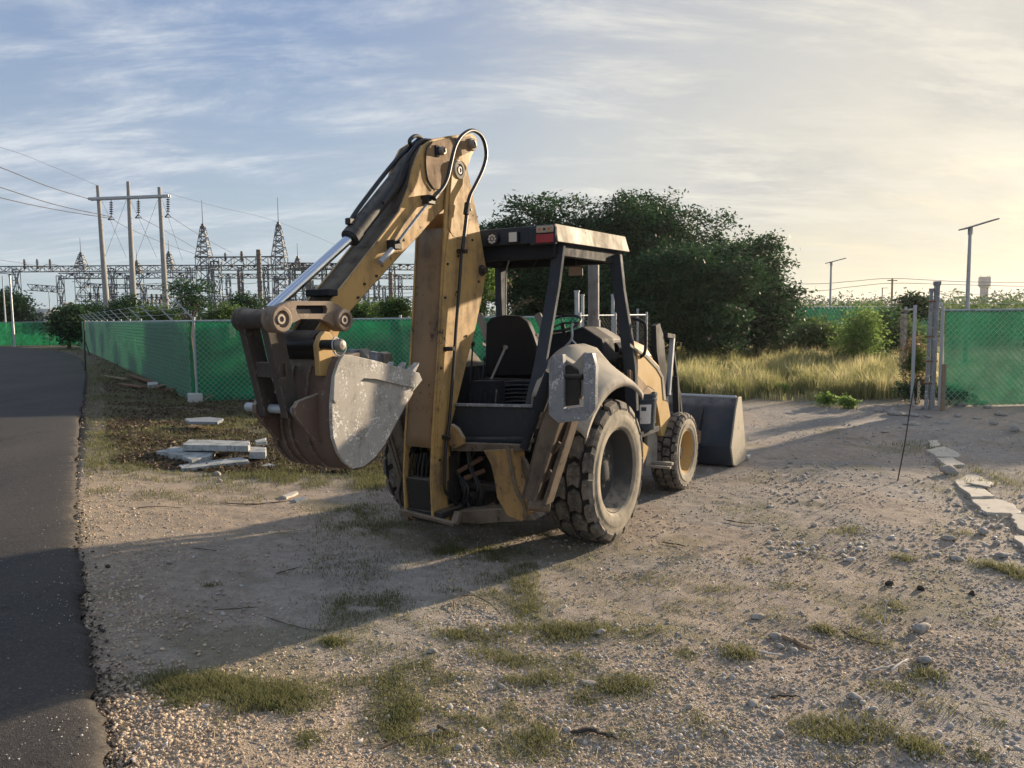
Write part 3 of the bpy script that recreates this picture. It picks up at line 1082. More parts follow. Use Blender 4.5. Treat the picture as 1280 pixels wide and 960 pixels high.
# ---- canopy (roll-over frame)
RZ0, RZ1 = 2.625, 2.775
b = B()
vs = []
for (z, e) in ((RZ0, .035), (RZ1, 0)):
    vs += [(-.72 - e, -.10 - e * .3, z), (.665 + e, -.10 - e * .3, z), (.665 + e, 1.42 + e, z + .015), (-.72 - e, 1.42 + e, z + .015)]
b.add(vs, [(0, 3, 2, 1), (4, 5, 6, 7), (0, 1, 5, 4), (2, 3, 7, 6)])
part(b, 'canopy_roof', 'navy', bevel=.01)
b = B(); b.ext([(.703, -.115, RZ0), (.703, 1.46, RZ0 + .015), (.668, 1.425, RZ1 + .017), (.668, -.10, RZ1 + .002)], (.012, 0, .002)); part(b, 'canopy_fascia', 'roofwhite', bevel=.004)
b = B(); b.ext([(-.757, -.115, RZ0), (-.757, 1.46, RZ0 + .015), (-.722, 1.425, RZ1 + .017), (-.722, -.10, RZ1 + .002)], (-.012, 0, .002)); part(b, 'canopy_fascia', 'roofwhite', bevel=.004)
b = B(); b.box((-.03, .00, 2.57), (1.34, .10, .14)); b.box((-.03, 1.34, 2.58), (1.34, .10, .12)); b.box((.62, .67, 2.58), (.08, 1.35, .12)); b.box((-.68, .67, 2.58), (.08, 1.35, .12)); b.box((-.03, .67, 2.615), (1.3, 1.4, .03))
part(b, 'canopy_frame', 'dark')
b = B(); q = mf(617, 299, -.125); b.lathe(q, (0, -1, 0), [(-.02, .06), (.03, .062), (.035, .052), (.02, .05), (.02, .001)], 24); lm = part(b, 'work_lamp', 'black', bevel=0)
b = B()
b.lathe(q + Vector((0, -.021, 0)), (0, -1, 0), [(.0, .049), (.004, .048), (.006, .001)], 24)
b.build('lens', MAT['lens_dull'] if 'lens_dull' in MAT else MAT['lens_white'], lm)
b = B()
for k in range(8):
    th = 2 * pi * k / 8; b.lathe(q + Vector((cos(th) * .032, -.027, sin(th) * .032)), (0, -1, 0), [(0, .011), (.004, .010), (.005, .001)], 10)
b.lathe(q + Vector((0, -.027, 0)), (0, -1, 0), [(0, .012), (.004, .010), (.005, .001)], 10)
b.build('lens_dots', MAT['lens_white'], lm)
b = B(); q = mf(643, 297, -.125); b.box(q, (.10, .05, .10)); lm = part(b, 'work_lamp', 'black', bevel=.006)
b = B(); b.box(q + Vector((0, -.028, .002)), (.078, .008, .082)); b.build('lens', MAT['lens_white'], lm, bevel=.003)
b = B(); q = mf(679, 295, -.118); b.box(q, (.25, .03, .145)); tl = part(b, 'tail_lamp', 'navy', bevel=.004)
b = B(); q2 = mf(681, 286.5, -.14); b.box(q2, (.165, .02, .058)); l2 = b.build('white_lens', MAT['roofwhite'], tl, bevel=.02)
b = B(); q3 = mf(681, 298, -.14); b.box(q3, (.165, .018, .072)); b.build('red_lens', MAT['lens_red'], tl, bevel=.004)
for dx, mm in ((-.045, 'lens_red_lit'), (0, 'black'), (.045, 'lens_red_lit')):
    b = B(); b.cyl(q2 + Vector((dx, -.008, 0)), q2 + Vector((dx, -.014, 0)), .012, 10); b.build('lamp_dot', MAT[mm], tl)

def post(pts, w, d, name='canopy_post', mat='navy'):
    b = B()
    n = len(pts)
    rows = []
    for p in pts:
        p = Vector(p)
        rows.append([p + Vector((x, y, 0)) for x, y in ((-w / 2, -d / 2), (w / 2, -d / 2), (w / 2, d / 2), (-w / 2, d / 2), (-w / 2, -d / 2))])
    b.grid(rows)
    return part(b, name, mat, bevel=.008)
post([(.645, .04, 2.60), (.64, -.05, 2.25), (.625, -.27, 1.60), (.62, -.45, 1.22), (.62, -.56, .90)], .105, .05)
post([(-.68, .04, 2.60), (-.68, -.05, 2.25), (-.66, -.27, 1.60), (-.64, -.45, 1.22), (-.64, -.56, .90)], .085, .085)
post([(.665, 1.22, 2.60), (.705, 1.22, 2.25), (.775, 1.22, 1.85), (.825, 1.22, 1.5), (.845, 1.22, 1.05)], .115, .07)
post([(-.69, 1.22, 2.60), (-.70, 1.24, 2.25), (-.70, 1.26, 1.85), (-.70, 1.27, 1.5), (-.70, 1.28, 1.05)], .075, .11)
b = B(); b.tube(catmull([mf(637, 322, 1.15), mf(633, 340, 1.15), mf(632, 370, 1.15), mf(632, 398, 1.15)], 5), .009, 8); part(b, 'mirror_rod', 'galv', bevel=0)
b = B(); b.tube(catmull(PF(1.1, (641, 322), (648, 336), (660, 338), (668, 331), (672, 323)), 6), .004, 6); part(b, 'loose_cable', 'hose', bevel=0)
b = B(); q = mf(719.5, 339, 1.2); b.box(q, (.16, .02, .105)); mr = part(b, 'rear_mirror', 'black', bevel=.008)
b = B(); b.box(q + Vector((0, -.012, 0)), (.145, .006, .09)); b.build('mirror_glass', MAT['mirrorglass'] if 'mirrorglass' in MAT else MAT['fender'], mr)
b = B(); b.tube([q + Vector((0, 0, .04)), q + Vector((.0, 0, .22))], .007, 6); b.build('mirror_stem', MAT['black'], mr)
b = B(); b.tube(catmull(PF(1.40, (790, 397.5), (801, 401), (806.5, 407), (807, 425), (806, 440), (801, 446), (790, 453)), 6), .016, 10); part(b, 'grab_handle', 'dark', bevel=0)

# ---- stabilisers
def mirror_pts(pts, sg, extra=0):
    return [Vector((p.x * sg + (extra if sg < 0 else 0), p.y, p.z)) for p in pts]
for sg in (1, -1):
    ex = .50
    M_ = lambda pts: mirror_pts(pts, sg, ex)
    nm = 'stabiliser_arm'
    b = B()
    b.ext(M_(PF(-.86, (651, 622), (667, 627), (694, 540), (702, 520), (690, 505), (681, 520), (673, 540))), (0, .03, 0))
    b.ext(M_(PF(-.86, (651, 622), (656, 624), (677, 541), (673, 540))), (0, .14, 0))
    b.ext(M_(PF(-.74, (665, 628), (681, 632), (709, 540), (715, 515), (700, 515), (692, 540))), (0, .03, 0))
    b.ext(M_(PF(-.84, (677, 630), (682, 632), (711, 540), (716, 522), (712, 522), (706, 540))), (0, .13, 0))
    b.ext(M_(PF(-.88, (665, 627), (668.5, 628), (696, 540), (705, 512), (701, 512), (692.5, 540))), (0, .16, 0))
    arm = part(b, nm, 'frame_brown')
    b = B()
    for (a1, a2) in (((672, 610), (690, 590)), ((681, 582), (688, 590)), ((681, 582), (700, 553)), ((694, 545), (698, 555))):
        p0, p1 = M_([mf(*a1, -.80), mf(*a2, -.80)]); b.bar(p0, p1, .03, .02, (0, 1, 0))
    b.build('arm_rib', MAT['frame_brown'], arm, bevel=.003)
    b = B(); p0, p1 = M_([mf(660, 630, -.84), mf(687, 633, -.74)])
    q = (p0 + p1) / 2
    b.cyl(p0 + Vector((0, 0, 0)), p1, .05, 16); b.build('pivot_boss', MAT['frame_brown'], arm, bevel=.006)
    # shoe: thick U plate
    fo = -.95
    u_out = [(686, 460), (689, 445), (703, 443), (704, 463), (704, 511), (729, 508), (729, 462), (728.5, 442), (740, 441), (744.5, 458), (743.5, 511), (734, 525), (697, 529), (685.5, 518)]
    b = B(); b.ext(M_(PF(fo, *u_out)), (0, .055, 0)); sh = part(b, 'stabiliser_pad', 'silver', bevel=.006)
    b = B()
    b.ext(M_(PF(fo + .06, (689, 446), (699, 444), (716, 455), (730, 440), (741, 443), (741, 470), (726, 500), (708, 505), (690, 480))), (0, .10, 0))
    b.build('pad_bracket', MAT['fender'], sh, bevel=.01)
    b = B(); p0, p1 = M_([mf(700, 471, fo + .04), mf(728, 471, fo + .04)]); b.cyl(p0, p1, .022, 12); b.build('pad_pin', MAT['grime'], sh)
    b = B(); b.ext(M_(PF(fo + .035, (706, 458), (712, 455), (721, 462), (725, 480), (724, 506), (706, 508))), (0, .03, 0)); b.build('pad_web', MAT['grime'], sh, bevel=.005)
    b = B(); p0, p1 = M_([mf(655, 560, -.78), mf(688, 470, -.80)]); b.cyl(p0, p1, .035, 14); b.cyl(p0.lerp(p1, .55), p1 + (p1 - p0) * .05, .052, 16); part(b, 'stabiliser_cylinder', 'dark', bevel=0)

# ---- boom, swing casting, stick
SB = -.02      # right face of boom
BW = .30
b = B()
b.ext(PF(-.80, (488, 560), (500, 545), (520, 545), (526, 560), (522, 648), (505, 640)), (0, .30, 0))
b.ext(P(SB - .03, (536, 600), (546, 596), (566, 606), (574, 624), (574, 645), (566, 657), (548, 655), (540, 646)), (-.24, 0, 0))
b.box((-.16, -.74, .37), (.44, .42, .06))
b.box((-.16, -.66, .62), (.30, .20, .42))
part(b, 'swing_casting', 'grime', bevel=.012)
b = B(); b.bar(mf(500, 638, -1.0), mf(568, 655, -.95), .05, .03); b.bar(mf(568, 655, -.95), mf(573, 640, -.9), .06, .04); part(b, 'swing_skirt', 'frame_brown')

boomR = [(566, 203), (572, 199), (579, 202), (584, 210), (588, 228), (595, 262), (603, 305), (608, 338), (604, 365), (594, 412), (583, 455), (574, 492), (565, 528), (563, 560), (564, 600), (572, 622), (573, 645), (565, 656), (549, 654), (541, 645), (539, 600), (541, 545), (544, 500), (548, 440), (551, 380), (554, 320), (556, 270), (560, 225)]
def plate(s, px, th=-.02):
    b = B(); b.ext(P(s, *px), (th, 0, 0)); return b
b = B()
prof = P(SB, *boomR)
b.ext(prof, (-.018, 0, 0))
b.ext([p + Vector((-BW + .018, 0, 0)) for p in prof], (-.018, 0, 0))
bm_ = part(b, 'boom', 'yellow', bevel=.004)
# rear plate, its shade put into a browner paint, and front plate of the box section
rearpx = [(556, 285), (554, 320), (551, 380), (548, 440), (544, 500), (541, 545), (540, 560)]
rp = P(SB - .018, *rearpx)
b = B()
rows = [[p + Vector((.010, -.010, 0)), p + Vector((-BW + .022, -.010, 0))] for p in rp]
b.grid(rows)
b.build('boom_rear_plate', MAT['yellow_old_shaded'], bm_, solid=.014, ang=40)
fp = P(SB - .018, (594, 262), (603, 305), (607, 338), (603, 365), (593, 412), (582, 455), (573, 492), (564, 528), (562, 560), (563, 600))
b = B(); b.grid([[p + Vector((0, -.012, 0)), p + Vector((-BW + .036, -.012, 0))] for p in fp]); b.build('boom_front_plate', MAT['yellow'], bm_, solid=.014, ang=40)
# raised doubler plates on the right face
b = plate(SB + .0125, [(566, 204), (572, 200), (578, 204), (579, 225), (578, 250), (580, 285), (577, 300), (566, 295), (561, 285), (563, 240)], -.0125); b.build('doubler_plate', MAT['yellow'], bm_, bevel=.004)
b = plate(SB + .010, [(561, 290), (579, 302), (578, 400), (566, 500), (561, 560), (562, 600), (545, 610), (544, 560), (547, 480), (551, 420), (556, 330)], -.010); b.build('stiffener_plate', MAT['yellow'], bm_, bevel=.003)
b = plate(SB + .019, [(551, 488), (556, 481), (561, 488), (557, 540), (553, 560), (547, 560), (548, 520)], -.009); b.build('doubler_plate', MAT['yellow'], bm_, bevel=.004)
# pins
def pin(x, y, s, r, parent, L=.03, mat='steel', name='pin'):
    q = ms(x, y, s)
    b = B(); b.lathe(q, (1, 0, 0), [(-.02, r), (L * .7, r), (L, r * .86), (L, r * .5), (L * .6, r * .45), (L * .6, .001)], 22)
    return b.build(name, MAT[mat], parent, bevel=0)
b = B(); q = ms(573.5, 212.5, SB + .0125); b.lathe(q, (1, 0, 0), [(0, .075), (.012, .073), (.014, .05), (.004, .048), (.004, .001)], 24); b.build('pin_collar', MAT['fender'], bm_)
pin(574, 213, SB + .01, .036, bm_, .012, 'black')
b = B(); q = ms(602, 338, SB); b.lathe(q, (1, 0, 0), [(0, .05), (.01, .05), (.012, .035), (.05, .03), (.052, .001)], 18); b.build('grease_boss', MAT['grime'], bm_)
b = B(); q = ms(558, 626, SB - .028); b.lathe(q, (1, 0, 0), [(0, .075), (.022, .073), (.024, .045), (-.01, .04), (-.01, .001)], 22); b.build('pin_collar', MAT['yellow_old_shaded'], bm_)
bolt_b = B(); bolt_b.cyl((0, 0, 0), (.012, 0, 0), .011, 6)
bolt_me = bolt_b.mesh('bolt', MAT['grime'])
def bolts(parent, s_, pts):
    for (x, y) in pts:
        o = link_mesh('bolt', bolt_me, None, parent); o.location = ms(x, y, s_)
bolts(bm_, SB + .010, ((559, 330), (556, 372), (553, 415), (551, 460), (549, 575), (556, 590), (572, 320), (571, 365), (566, 470)))
bolts(bm_, SB, ((590, 300), (588, 262), (598, 352), (583, 420)))
# hydraulic line with clamps along the boom
b = B(); hp = P(SB + .05, (577, 312), (574, 360), (570, 410), (566, 470), (561, 530), (557, 560), (556, 590), (556, 612), (563, 622), (576, 634), (590, 641)); b.tube(catmull(hp, 5), .014, 10); b.build('hydraulic_pipe', MAT['hose'], bm_)
for (x, y) in ((577.5, 314), (558, 546), (561, 436)):
    q = ms(x, y, SB + .04); b = B(); b.box(q, (.07, .075, .035)); b.cyl(q + Vector((.03, -.02, 0)), q + Vector((.05, -.02, 0)), .010, 8); b.build('hose_clamp', MAT['grime'], bm_, bevel=.005)
# big loop hose
SH = SB + .07
loop = P(SH, (547, 243), (555, 232), (560, 220), (564, 202), (569, 183), (577, 170), (589, 163), (600, 168), (606, 180), (607.5, 196), (603, 213), (594, 232), (587, 246), (584, 262), (582, 280), (578, 312))
b = B(); b.tube(catmull(loop, 6), .0165, 12); b.build('loop_hose', MAT['hose'], bm_)
b = B(); p = P(SH, (584.5, 254), (582.5, 268)); b.cyl(p[0], p[1], .026, 10); p = P(SH, (542, 248), (548, 241)); b.cyl(p[0], p[1], .024, 10); b.build('hose_fitting', MAT['grime'], bm_)

# stick
SS = -.05
SW = .24
stickR = [(540, 174), (560, 170), (590, 166.5), (596, 172), (597, 181), (590, 194), (585, 208), (578, 226), (562, 254), (548, 267), (530, 287), (500, 319), (470, 352), (440, 386), (428, 402), (420, 428), (412, 440), (398, 440), (391, 430), (394, 415), (408, 392), (416, 372), (440, 342), (474, 298), (499, 264), (511, 234), (515, 214), (521, 196), (528, 182)]
b = B()
prof = P(SS, *stickR)
b.ext(prof, (-.018, 0, 0)); b.ext([p + Vector((-SW + .018, 0, 0)) for p in prof], (-.018, 0, 0))
st = part(b, 'stick', 'yellow', bevel=.004)
tp = P(SS - .018, (396, 414), (408, 392), (416, 372), (440, 342), (474, 298), (499, 264), (511, 234), (515, 214), (521, 196), (528, 182))
b = B(); b.grid([[p + Vector((0, .006, 0)), p + Vector((-SW + .036, .006, 0))] for p in tp]); b.build('stick_back_plate', MAT['backplate'], st, solid=.014, ang=40)
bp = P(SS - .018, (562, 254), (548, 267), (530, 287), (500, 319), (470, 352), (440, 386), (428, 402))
b = B(); b.grid([[p + Vector((0, -.006, 0)), p + Vector((-SW + .036, -.006, 0))] for p in bp]); b.build('stick_belly_plate', MAT['yellow_old_shaded'], st, solid=.014, ang=40)
b = plate(SS + .010, [(537, 178), (560, 173), (588, 170), (593, 176), (588, 190), (565, 200), (560, 215), (556, 238), (543, 236), (533, 222), (531, 195)], -.010); b.build('doubler_plate', MAT['yellow_old_shaded'], st, bevel=.003)
b = B(); b.tube(catmull(P(SS + .012, (540, 177), (533, 186), (532, 205), (535, 225), (543, 238)), 6), .006, 6); b.build('weld_seam', MAT['grime'], st)
b = B(); q = ms(590, 181, SS + .01); b.lathe(q, (1, 0, 0), [(0, .055), (.02, .053), (.022, .001)], 22); b.build('pin_collar', MAT['fender'], st)
pin(590, 180.5, SS + .03, .036, st, .03)
pin(549.5, 189, SS + .01, .034, st, .05)
b = B(); q = ms(545.5, 189, SS + .01); b.box(q, (.03, .05, .09)); b.build('keeper_plate', MAT['dark'], st, bevel=.004)
b = B(); b.ext(P(SS + .016, (520, 256), (534, 244), (500, 306), (494, 312), (489, 306)), (-.016, 0, 0)); b.build('stiffener_plate', MAT['yellow'], st, bevel=.003)
b = B(); b.tube(P(SS + .05, (477, 326), (497, 303), (535, 254), (546, 243)), .013, 10); b.build('hydraulic_pipe', MAT['silver'], st)
for (x, y) in ((535, 250), (493, 306)):
    q = ms(x, y, SS + .04); b = B(); b.box(q, (.08, .09, .07)); b.cyl(q + Vector((.03, -.0, .02)), q + Vector((.06, 0, .02)), .014, 8); b.build('hose_clamp', MAT['grime'], st, bevel=.008)
b = B(); p = P(SS + .05, (475, 328), (490, 312)); b.cyl(p[0], p[1], .022, 10); b.build('hose_fitting', MAT['galv'], st)
bolts(st, SS, ((455, 355), (470, 345), (505, 300), (520, 270), (447, 372)))
# stub of broken edge at lower stick
b = B(); b.box(ms(402, 366, SS - .1), (.22, .10, .05)); b.build('weld_bracket', MAT['dark'], st, bevel=.01)
# nose boss of the stick with bucket pin
b = B(); q = ms(403, 431, SS + .04); b.lathe(q, (1, 0, 0), [(-.32, .001), (-.32, .10), (-.02, .10), (.0, .095), (.0, .001)], 26); b.build('nose_boss', MAT['grime'], st)

# bucket cylinder
CS = SB - BW / 2
c_top = ms(528, 184, CS); c_mid = ms(439, 296, CS); c_end = ms(337, 388, CS)
dirc = (c_top - c_mid).normalized()
b = B(); b.cyl(c_top, c_mid, .066, 26); b.cyl(c_mid + dirc * .06, c_mid - dirc * .02, .072, 26)
cyl_ = part(b, 'bucket_cylinder', 'barrel', bevel=.006)
b = B(); b.cyl(c_mid, c_end, .036, 24); b.build('cylinder_rod', MAT['chrome'], cyl_)
b = B(); off = Vector((-.02, -.05, .075))
b.tube(catmull([c_top + off + Vector((0, .05, .0)), c_top.lerp(c_mid, .3) + off * 1.1, c_top.lerp(c_mid, .8) + off, c_mid + off * .8 + dirc * .05], 6), .017, 10); b.build('cylinder_line', MAT['hose'], cyl_)
b = B(); b.tube(catmull(P(CS, (515, 186), (512, 176), (519, 170), (527, 173), (531, 180)), 6), .016, 10); b.build('hose', MAT['hose'], cyl_)
b = B(); b.tube(catmull(P(CS + .06, (538, 176), (524, 178), (505, 205), (494, 232), (478, 254)), 6), .018, 10); b.build('hose', MAT['hose'], cyl_)
b = B(); b.box(ms(438, 277, CS), (.05, .07, .05)); b.build('port_block', MAT['black'], cyl_, bevel=.01)

# tipping link (pair) and connecting link
def link(s, th, mat='yellow_old_shaded'):
    b = B()
    outl = P(s, (336, 396), (343, 386), (358, 378), (366, 376), (412, 376.5), (424, 381), (434, 391), (435, 402), (428, 411), (420, 410), (412, 404), (400, 399), (376, 399), (362, 406), (352, 414), (342, 411))
    slot = P(s, (371, 382), (407, 382), (409, 386), (408, 392), (372, 392), (370, 387))
    outl = [Vector(p) for p in outl]; slot = [Vector(p) for p in slot]
    # ring by splitting into quads: nearest bridge keyhole
    k = min(((i, j) for i in range(len(outl)) for j in range(len(slot))), key=lambda t_: (outl[t_[0]] - slot[t_[1]]).length)
    o2 = outl[k[0]:] + outl[:k[0] + 1]
    sl = slot[k[1]:] + slot[:k[1] + 1]
    sl.reverse()
    b.ext(o2 + sl, (th, 0, 0))
    return part(b, 'tipping_link', 'bossbrown', bevel=.003)
lk = link(.035, -.06)
link(-.28, -.05)
b = B(); b.ext(P(-.0, (368, 380), (411, 380), (411, 394), (368, 394)), (-.02, 0, 0)); b.build('link_web', MAT['dark'], lk)
for (x, y, r) in ((348, 399, .085), (427, 400, .078)):
    q = ms(x, y, .035)
    b = B(); b.lathe(q, (1, 0, 0), [(-.06, r), (.03, r), (.038, r * .9), (.038, r * .62), (.02, r * .6), (.02, .001)], 26); b.build('link_boss', MAT['bossbrown'] if 'bossbrown' in MAT else MAT['yellow_old_shaded'], lk, bevel=.004)
    pin(x, y, .05, r * .42, lk, .03)
q = ms(348, 399, .0)
b = B(); b.lathe(q + Vector((0, 0, 0)), (1, 0, 0), [(-.36, .001), (-.36, .070), (-.34, .080), (-.30, .080), (-.29, .072), (-.24, .072), (-.23, .066), (-.05, .066), (-.02, .06)], 26); part(b, 'link_pin_tube', 'linkbrown', bevel=.004)
# two connecting bars down to the bucket
q1 = ms(348, 399, -.02)
q2 = ms(372, 513, -.02)
b = B()
for s_ in (-.06, -.27):
    a0 = Vector((s_, q1.y, q1.z)); a1 = Vector((s_, q2.y, q2.z))
    b.bar(a0, a1, .05, .115, (1, 0, 0)) if False else b.ext([a0 + Vector((0, -.07, -.02)), a0 + Vector((0, .07, -.05)), a1 + Vector((0, .065, 0)), a1 + Vector((0, .02, -.06)), a1 + Vector((0, -.05, -.05)), a1 + Vector((0, -.065, .02))], (-.06, 0, 0))
b.cyl((-.02, q1.y, q1.z), (-.35, q1.y, q1.z), .064, 20)
b.box((-.19, (q1.y + q2.y) / 2 - .01, (q1.z + q2.z) / 2 - .03), (.26, .06, .10))
part(b, 'bucket_link', 'linkbrown')
b = B(); b.cyl((.02, q2.y, q2.z - .0), (-.50, q2.y, q2.z - .0), .030, 16); part(b, 'link_pin', 'galv', bevel=0)

# ---- digging bucket
SBK = .17; BKW = .60
bkR = [(430, 443), (424, 452), (418, 470), (415, 500), (415, 528), (417, 548), (423, 566), (431, 578), (441, 586), (455, 583), (468, 573), (481, 556), (500, 520), (516, 490), (528, 475), (524, 466), (500, 460), (470, 451), (440, 444)]
side = P(SBK, *bkR)
b = B(); b.ext(side, (-.028, 0, 0)); bk = part(b, 'digging_bucket', 'sideplate' if 'sideplate' in MAT else 'silver', bevel=.004)
b = B(); b.ext([p + Vector((-BKW + .028, 0, 0)) for p in side], (-.028, 0, 0)); b.build('side_plate', MAT['bucket'], bk, bevel=.004)
b = B(); b.ext(P(SBK + .022, (424, 452), (430, 443), (440, 444), (470, 451), (524, 466), (528, 475), (519, 485), (500, 481), (470, 474), (455, 473), (437, 488), (420, 505), (417, 500), (418, 470)), (-.022, 0, 0)); b.build('side_cutter', MAT['sideplate'] if 'sideplate' in MAT else MAT['silver'], bk, bevel=.004)
shell = [Vector(p) for p in P(SBK - .028, (427, 446), (421, 458), (417, 475), (415, 500), (415, 528), (417, 548), (423, 566), (431, 578), (441, 586), (455, 583), (468, 573), (481, 556), (500, 520), (516, 490))]
shell = catmull(shell, 3)
b = B(); b.grid([[p + Vector((-(BKW - .056) * k / 4, 0, 0)) for k in range(5)] for p in shell]); b.build('bucket_shell', MAT['bucket'], bk, solid=.016, ang=50)
# vertical wear ribs / ears on the back
zt = ms(372, 500, -.05).z
for s_ in (-.06, -.22, -.30):
    b = B()
    outer = [Vector((s_, p.y - .028, p.z)) for p in shell[3:27]]
    inner = [Vector((s_, p.y + .03, p.z)) for p in reversed(shell[3:27])]
    b.ext(outer + inner, (-.018, 0, 0)); b.build('wear_rib', MAT['bucket'], bk, bevel=.003)
for s_ in (.03, -.34):
    b = B(); q = Vector((s_, q2.y, q2.z))
    pts = [q + Vector((0, -.075 * cos(a_), .075 * sin(a_))) for a_ in [radians(v) for v in (-60, -20, 20, 60, 95)]]
    b.ext(pts + [q + Vector((0, .30, .13)), q + Vector((0, .32, -.10)), q + Vector((0, .12, -.24)), q + Vector((0, .01, -.12))], (-.035, 0, 0)); b.build('bucket_ear', MAT['bucket'], bk, bevel=.006)
# pin hangers to the stick nose
for s_ in (.075, -.33):
    b = B(); b.ext(P(s_, (401, 420), (406, 414), (412, 415), (416, 421), (422, 448), (424, 470), (400, 470), (399, 452), (397, 432)), (-.045, 0, 0)); b.build('pin_hanger', MAT['yellow_clean' if s_ > 0 else 'yellow_old_shaded'], bk, bevel=.006)  # sunny hanger gets lighter paint, far one the paint darkened for shade
b = B(); q = ms(404, 431, .08); b.cyl(q + Vector((-.42, 0, 0)), q + Vector((.13, 0, 0)), .034, 18); b.build('bucket_pin', MAT['black'], bk)
b = B(); q5 = q + Vector((.13, 0, 0)); b.lathe(q5, (1, 0, 0), [(0, .040), (.03, .040), (.045, .03), (.05, .001)], 18); b.build('pin_head', MAT['steel'], bk)
b = B(); q6 = q + Vector((.10, 0, -.01)); b.tube([q6 + Vector((.004 * k, cos(2 * pi * k / 14) * .05, sin(2 * pi * k / 14) * .06)) for k in range(15)], .005, 6); b.build('retaining_ring', MAT['galv'], bk)
b = B(); b.ext([Vector((SBK - .03, shell[0].y - .02, shell[0].z)), Vector((SBK - .03, shell[0].y + .18, shell[0].z + .02)), Vector((SBK - .03, shell[0].y + .18, shell[0].z - .03)), Vector((SBK - .03, shell[0].y - .02, shell[0].z - .06))], (-BKW + .06, 0, 0)); b.build('top_bar', MAT['bucket'], bk, bevel=.005)
# lip and teeth
lipo = ms(524, 468, SBK); lipi = ms(516, 490, SBK)
b = B(); b.ext([lipo, lipi, lipi + Vector((0, -.03, .01)), lipo + Vector((0, -.045, .0))], (-BKW, 0, 0)); b.build('cutting_lip', MAT['bucket'], bk, bevel=.004)
dt = (ms(533, 462, SBK) - ms(520, 484, SBK)).normalized()
for k in range(5):
    s_ = SBK - .06 - k * (BKW - .10) / 4
    o = Vector((s_, lipo.y, lipo.z)) - dt * .05
    n_ = dt.cross(Vector((1, 0, 0)))
    b = B(); b.ext([o - n_ * .022, o + n_ * .022, o + dt * .15 + n_ * .006, o + dt * .17 - n_ * .004, o + dt * .10 - n_ * .02], (-.055, 0, 0)); b.build('bucket_tooth', MAT['sideplate'] if 'sideplate' in MAT else MAT['silver'], bk, bevel=.004)
b = B(); p0 = mf(318, 509, -2.35); 
b.ext(PF(-2.36, (316, 507), (338, 507), (338, 513), (316, 512)), (0, .10, 0)); b.build('link_pin_end', MAT['dark'], bk, bevel=.004)

# hoses hanging inside the swing casting
for i in range(8):
    b = B()
    x0 = 505 + i * 4.2
    r_ = random.Random(i + 30)
    pts = PF(-.88 - .02 * (i % 3), (x0 + r_.uniform(-2, 2) + 5, 566), (x0 + r_.uniform(-2, 3), 590), (x0 + r_.uniform(-6, 6), 620), (x0 + r_.uniform(-3, 8), 642), (x0 + 22, 648))
    b.tube(catmull(pts, 6), .012, 8); b.build('hose', MAT['hose'], BH)
b = B(); p0 = mf(513, 566, -.84); b.cyl(p0, p0 + Vector((0, .05, .62)), .055, 18); b.cyl(p0, p0 + Vector((0, 0, .05)), .065, 18); part(b, 'boom_cylinder', 'dark', bevel=.003)

# ---- front loader
for sg in (1, -1):
    s0 = .86 * sg
    def LP(*pts):
        return [Vector((s0, p.y, p.z)) for p in P(.86, *pts)]
    b = B()
    b.ext(LP((797, 436), (799, 437), (810, 443), (824, 457), (831, 470), (834, 495), (840, 530), (836, 546), (827, 545), (824, 520), (820, 500), (812, 488), (799, 472), (797, 471)), (-.05 * sg, 0, 0))
    la = part(b, 'loader_arm', 'yellow_clean', bevel=.008)
    b = B(); b.ext([p + Vector((.008 * sg, 0, 0)) for p in LP((787, 429), (793, 434.5), (809, 444), (822, 458), (829, 471), (832, 500), (829, 500), (826.5, 472), (820, 461), (807, 447), (793, 437.5), (787, 433))], (-.008 * sg, 0, 0)); b.build('edge_strip', MAT['fender'], la, bevel=.002)
    b = B(); b.ext([p + Vector((.004 * sg, 0, 0)) for p in LP((787, 462), (796, 468), (813, 487), (817, 497), (816, 506), (806, 497), (787, 480))], (-.03 * sg, 0, 0)); b.build('arm_underplate', MAT['yellow_old_shaded'], la, bevel=.003)
    # upright linkage at the nose of the arm
    b = B(); b.ext(LP((820, 407), (825, 404), (830, 420), (834, 470), (836, 505), (829, 500), (826, 470), (821, 440)), (-.06 * sg, 0, 0)); b.build('tilt_lever', MAT['dark'], la, bevel=.006)
    p0 = LP((839, 421), (837, 452)); b = B(); b.bar(LP((841, 418))[0], LP((835, 494))[0], .05, .05, (1, 0, 0)); b.build('tilt_link', MAT['galv'], la, bevel=.006)
    b = B(); b.bar(LP((832, 419))[0], LP((842, 421))[0], .05, .05, (1, 0, 0)); b.bar(LP((841, 440))[0], LP((849, 500))[0], .04, .04, (1, 0, 0)); b.bar(LP((848, 490))[0], LP((852, 530))[0], .05, .04, (1, 0, 0)); b.bar(LP((844, 470))[0], LP((846, 525))[0], .05, .07, (1, 0, 0)); b.build('tilt_bracket', MAT['dark'], la, bevel=.004)
b = B(); b.cyl((-.8, 2.35, .95), (.8, 2.35, .95), .05, 16); b.cyl((-.8, 2.3, 1.1), (.8, 2.3, 1.1), .04, 16); part(b, 'cross_tube', 'yellow_old_shaded', bevel=0)
# dark side tank and engine flank behind the pail
b = B(); b.ext(P(.60, (800, 462), (818, 488), (828, 505), (833, 545), (800, 560), (780, 560), (780, 470)), (-.25, 0, 0)); part(b, 'side_tank', 'black', bevel=.02)
b = B(); b.ext(P(.66, (788, 468), (795, 462), (812, 485), (812, 492), (788, 492)), (-.05, 0, 0)); part(b, 'side_grille', 'rust', bevel=.004)
for k in range(4):
    b = B(); b.tube(catmull(P(.68 + .01 * k, (789, 480 + k * 2), (797, 466 + k * 4), (806, 478 + k * 3), (812, 492)), 5), .009, 8); b.build('hose', MAT['hose'], BH)
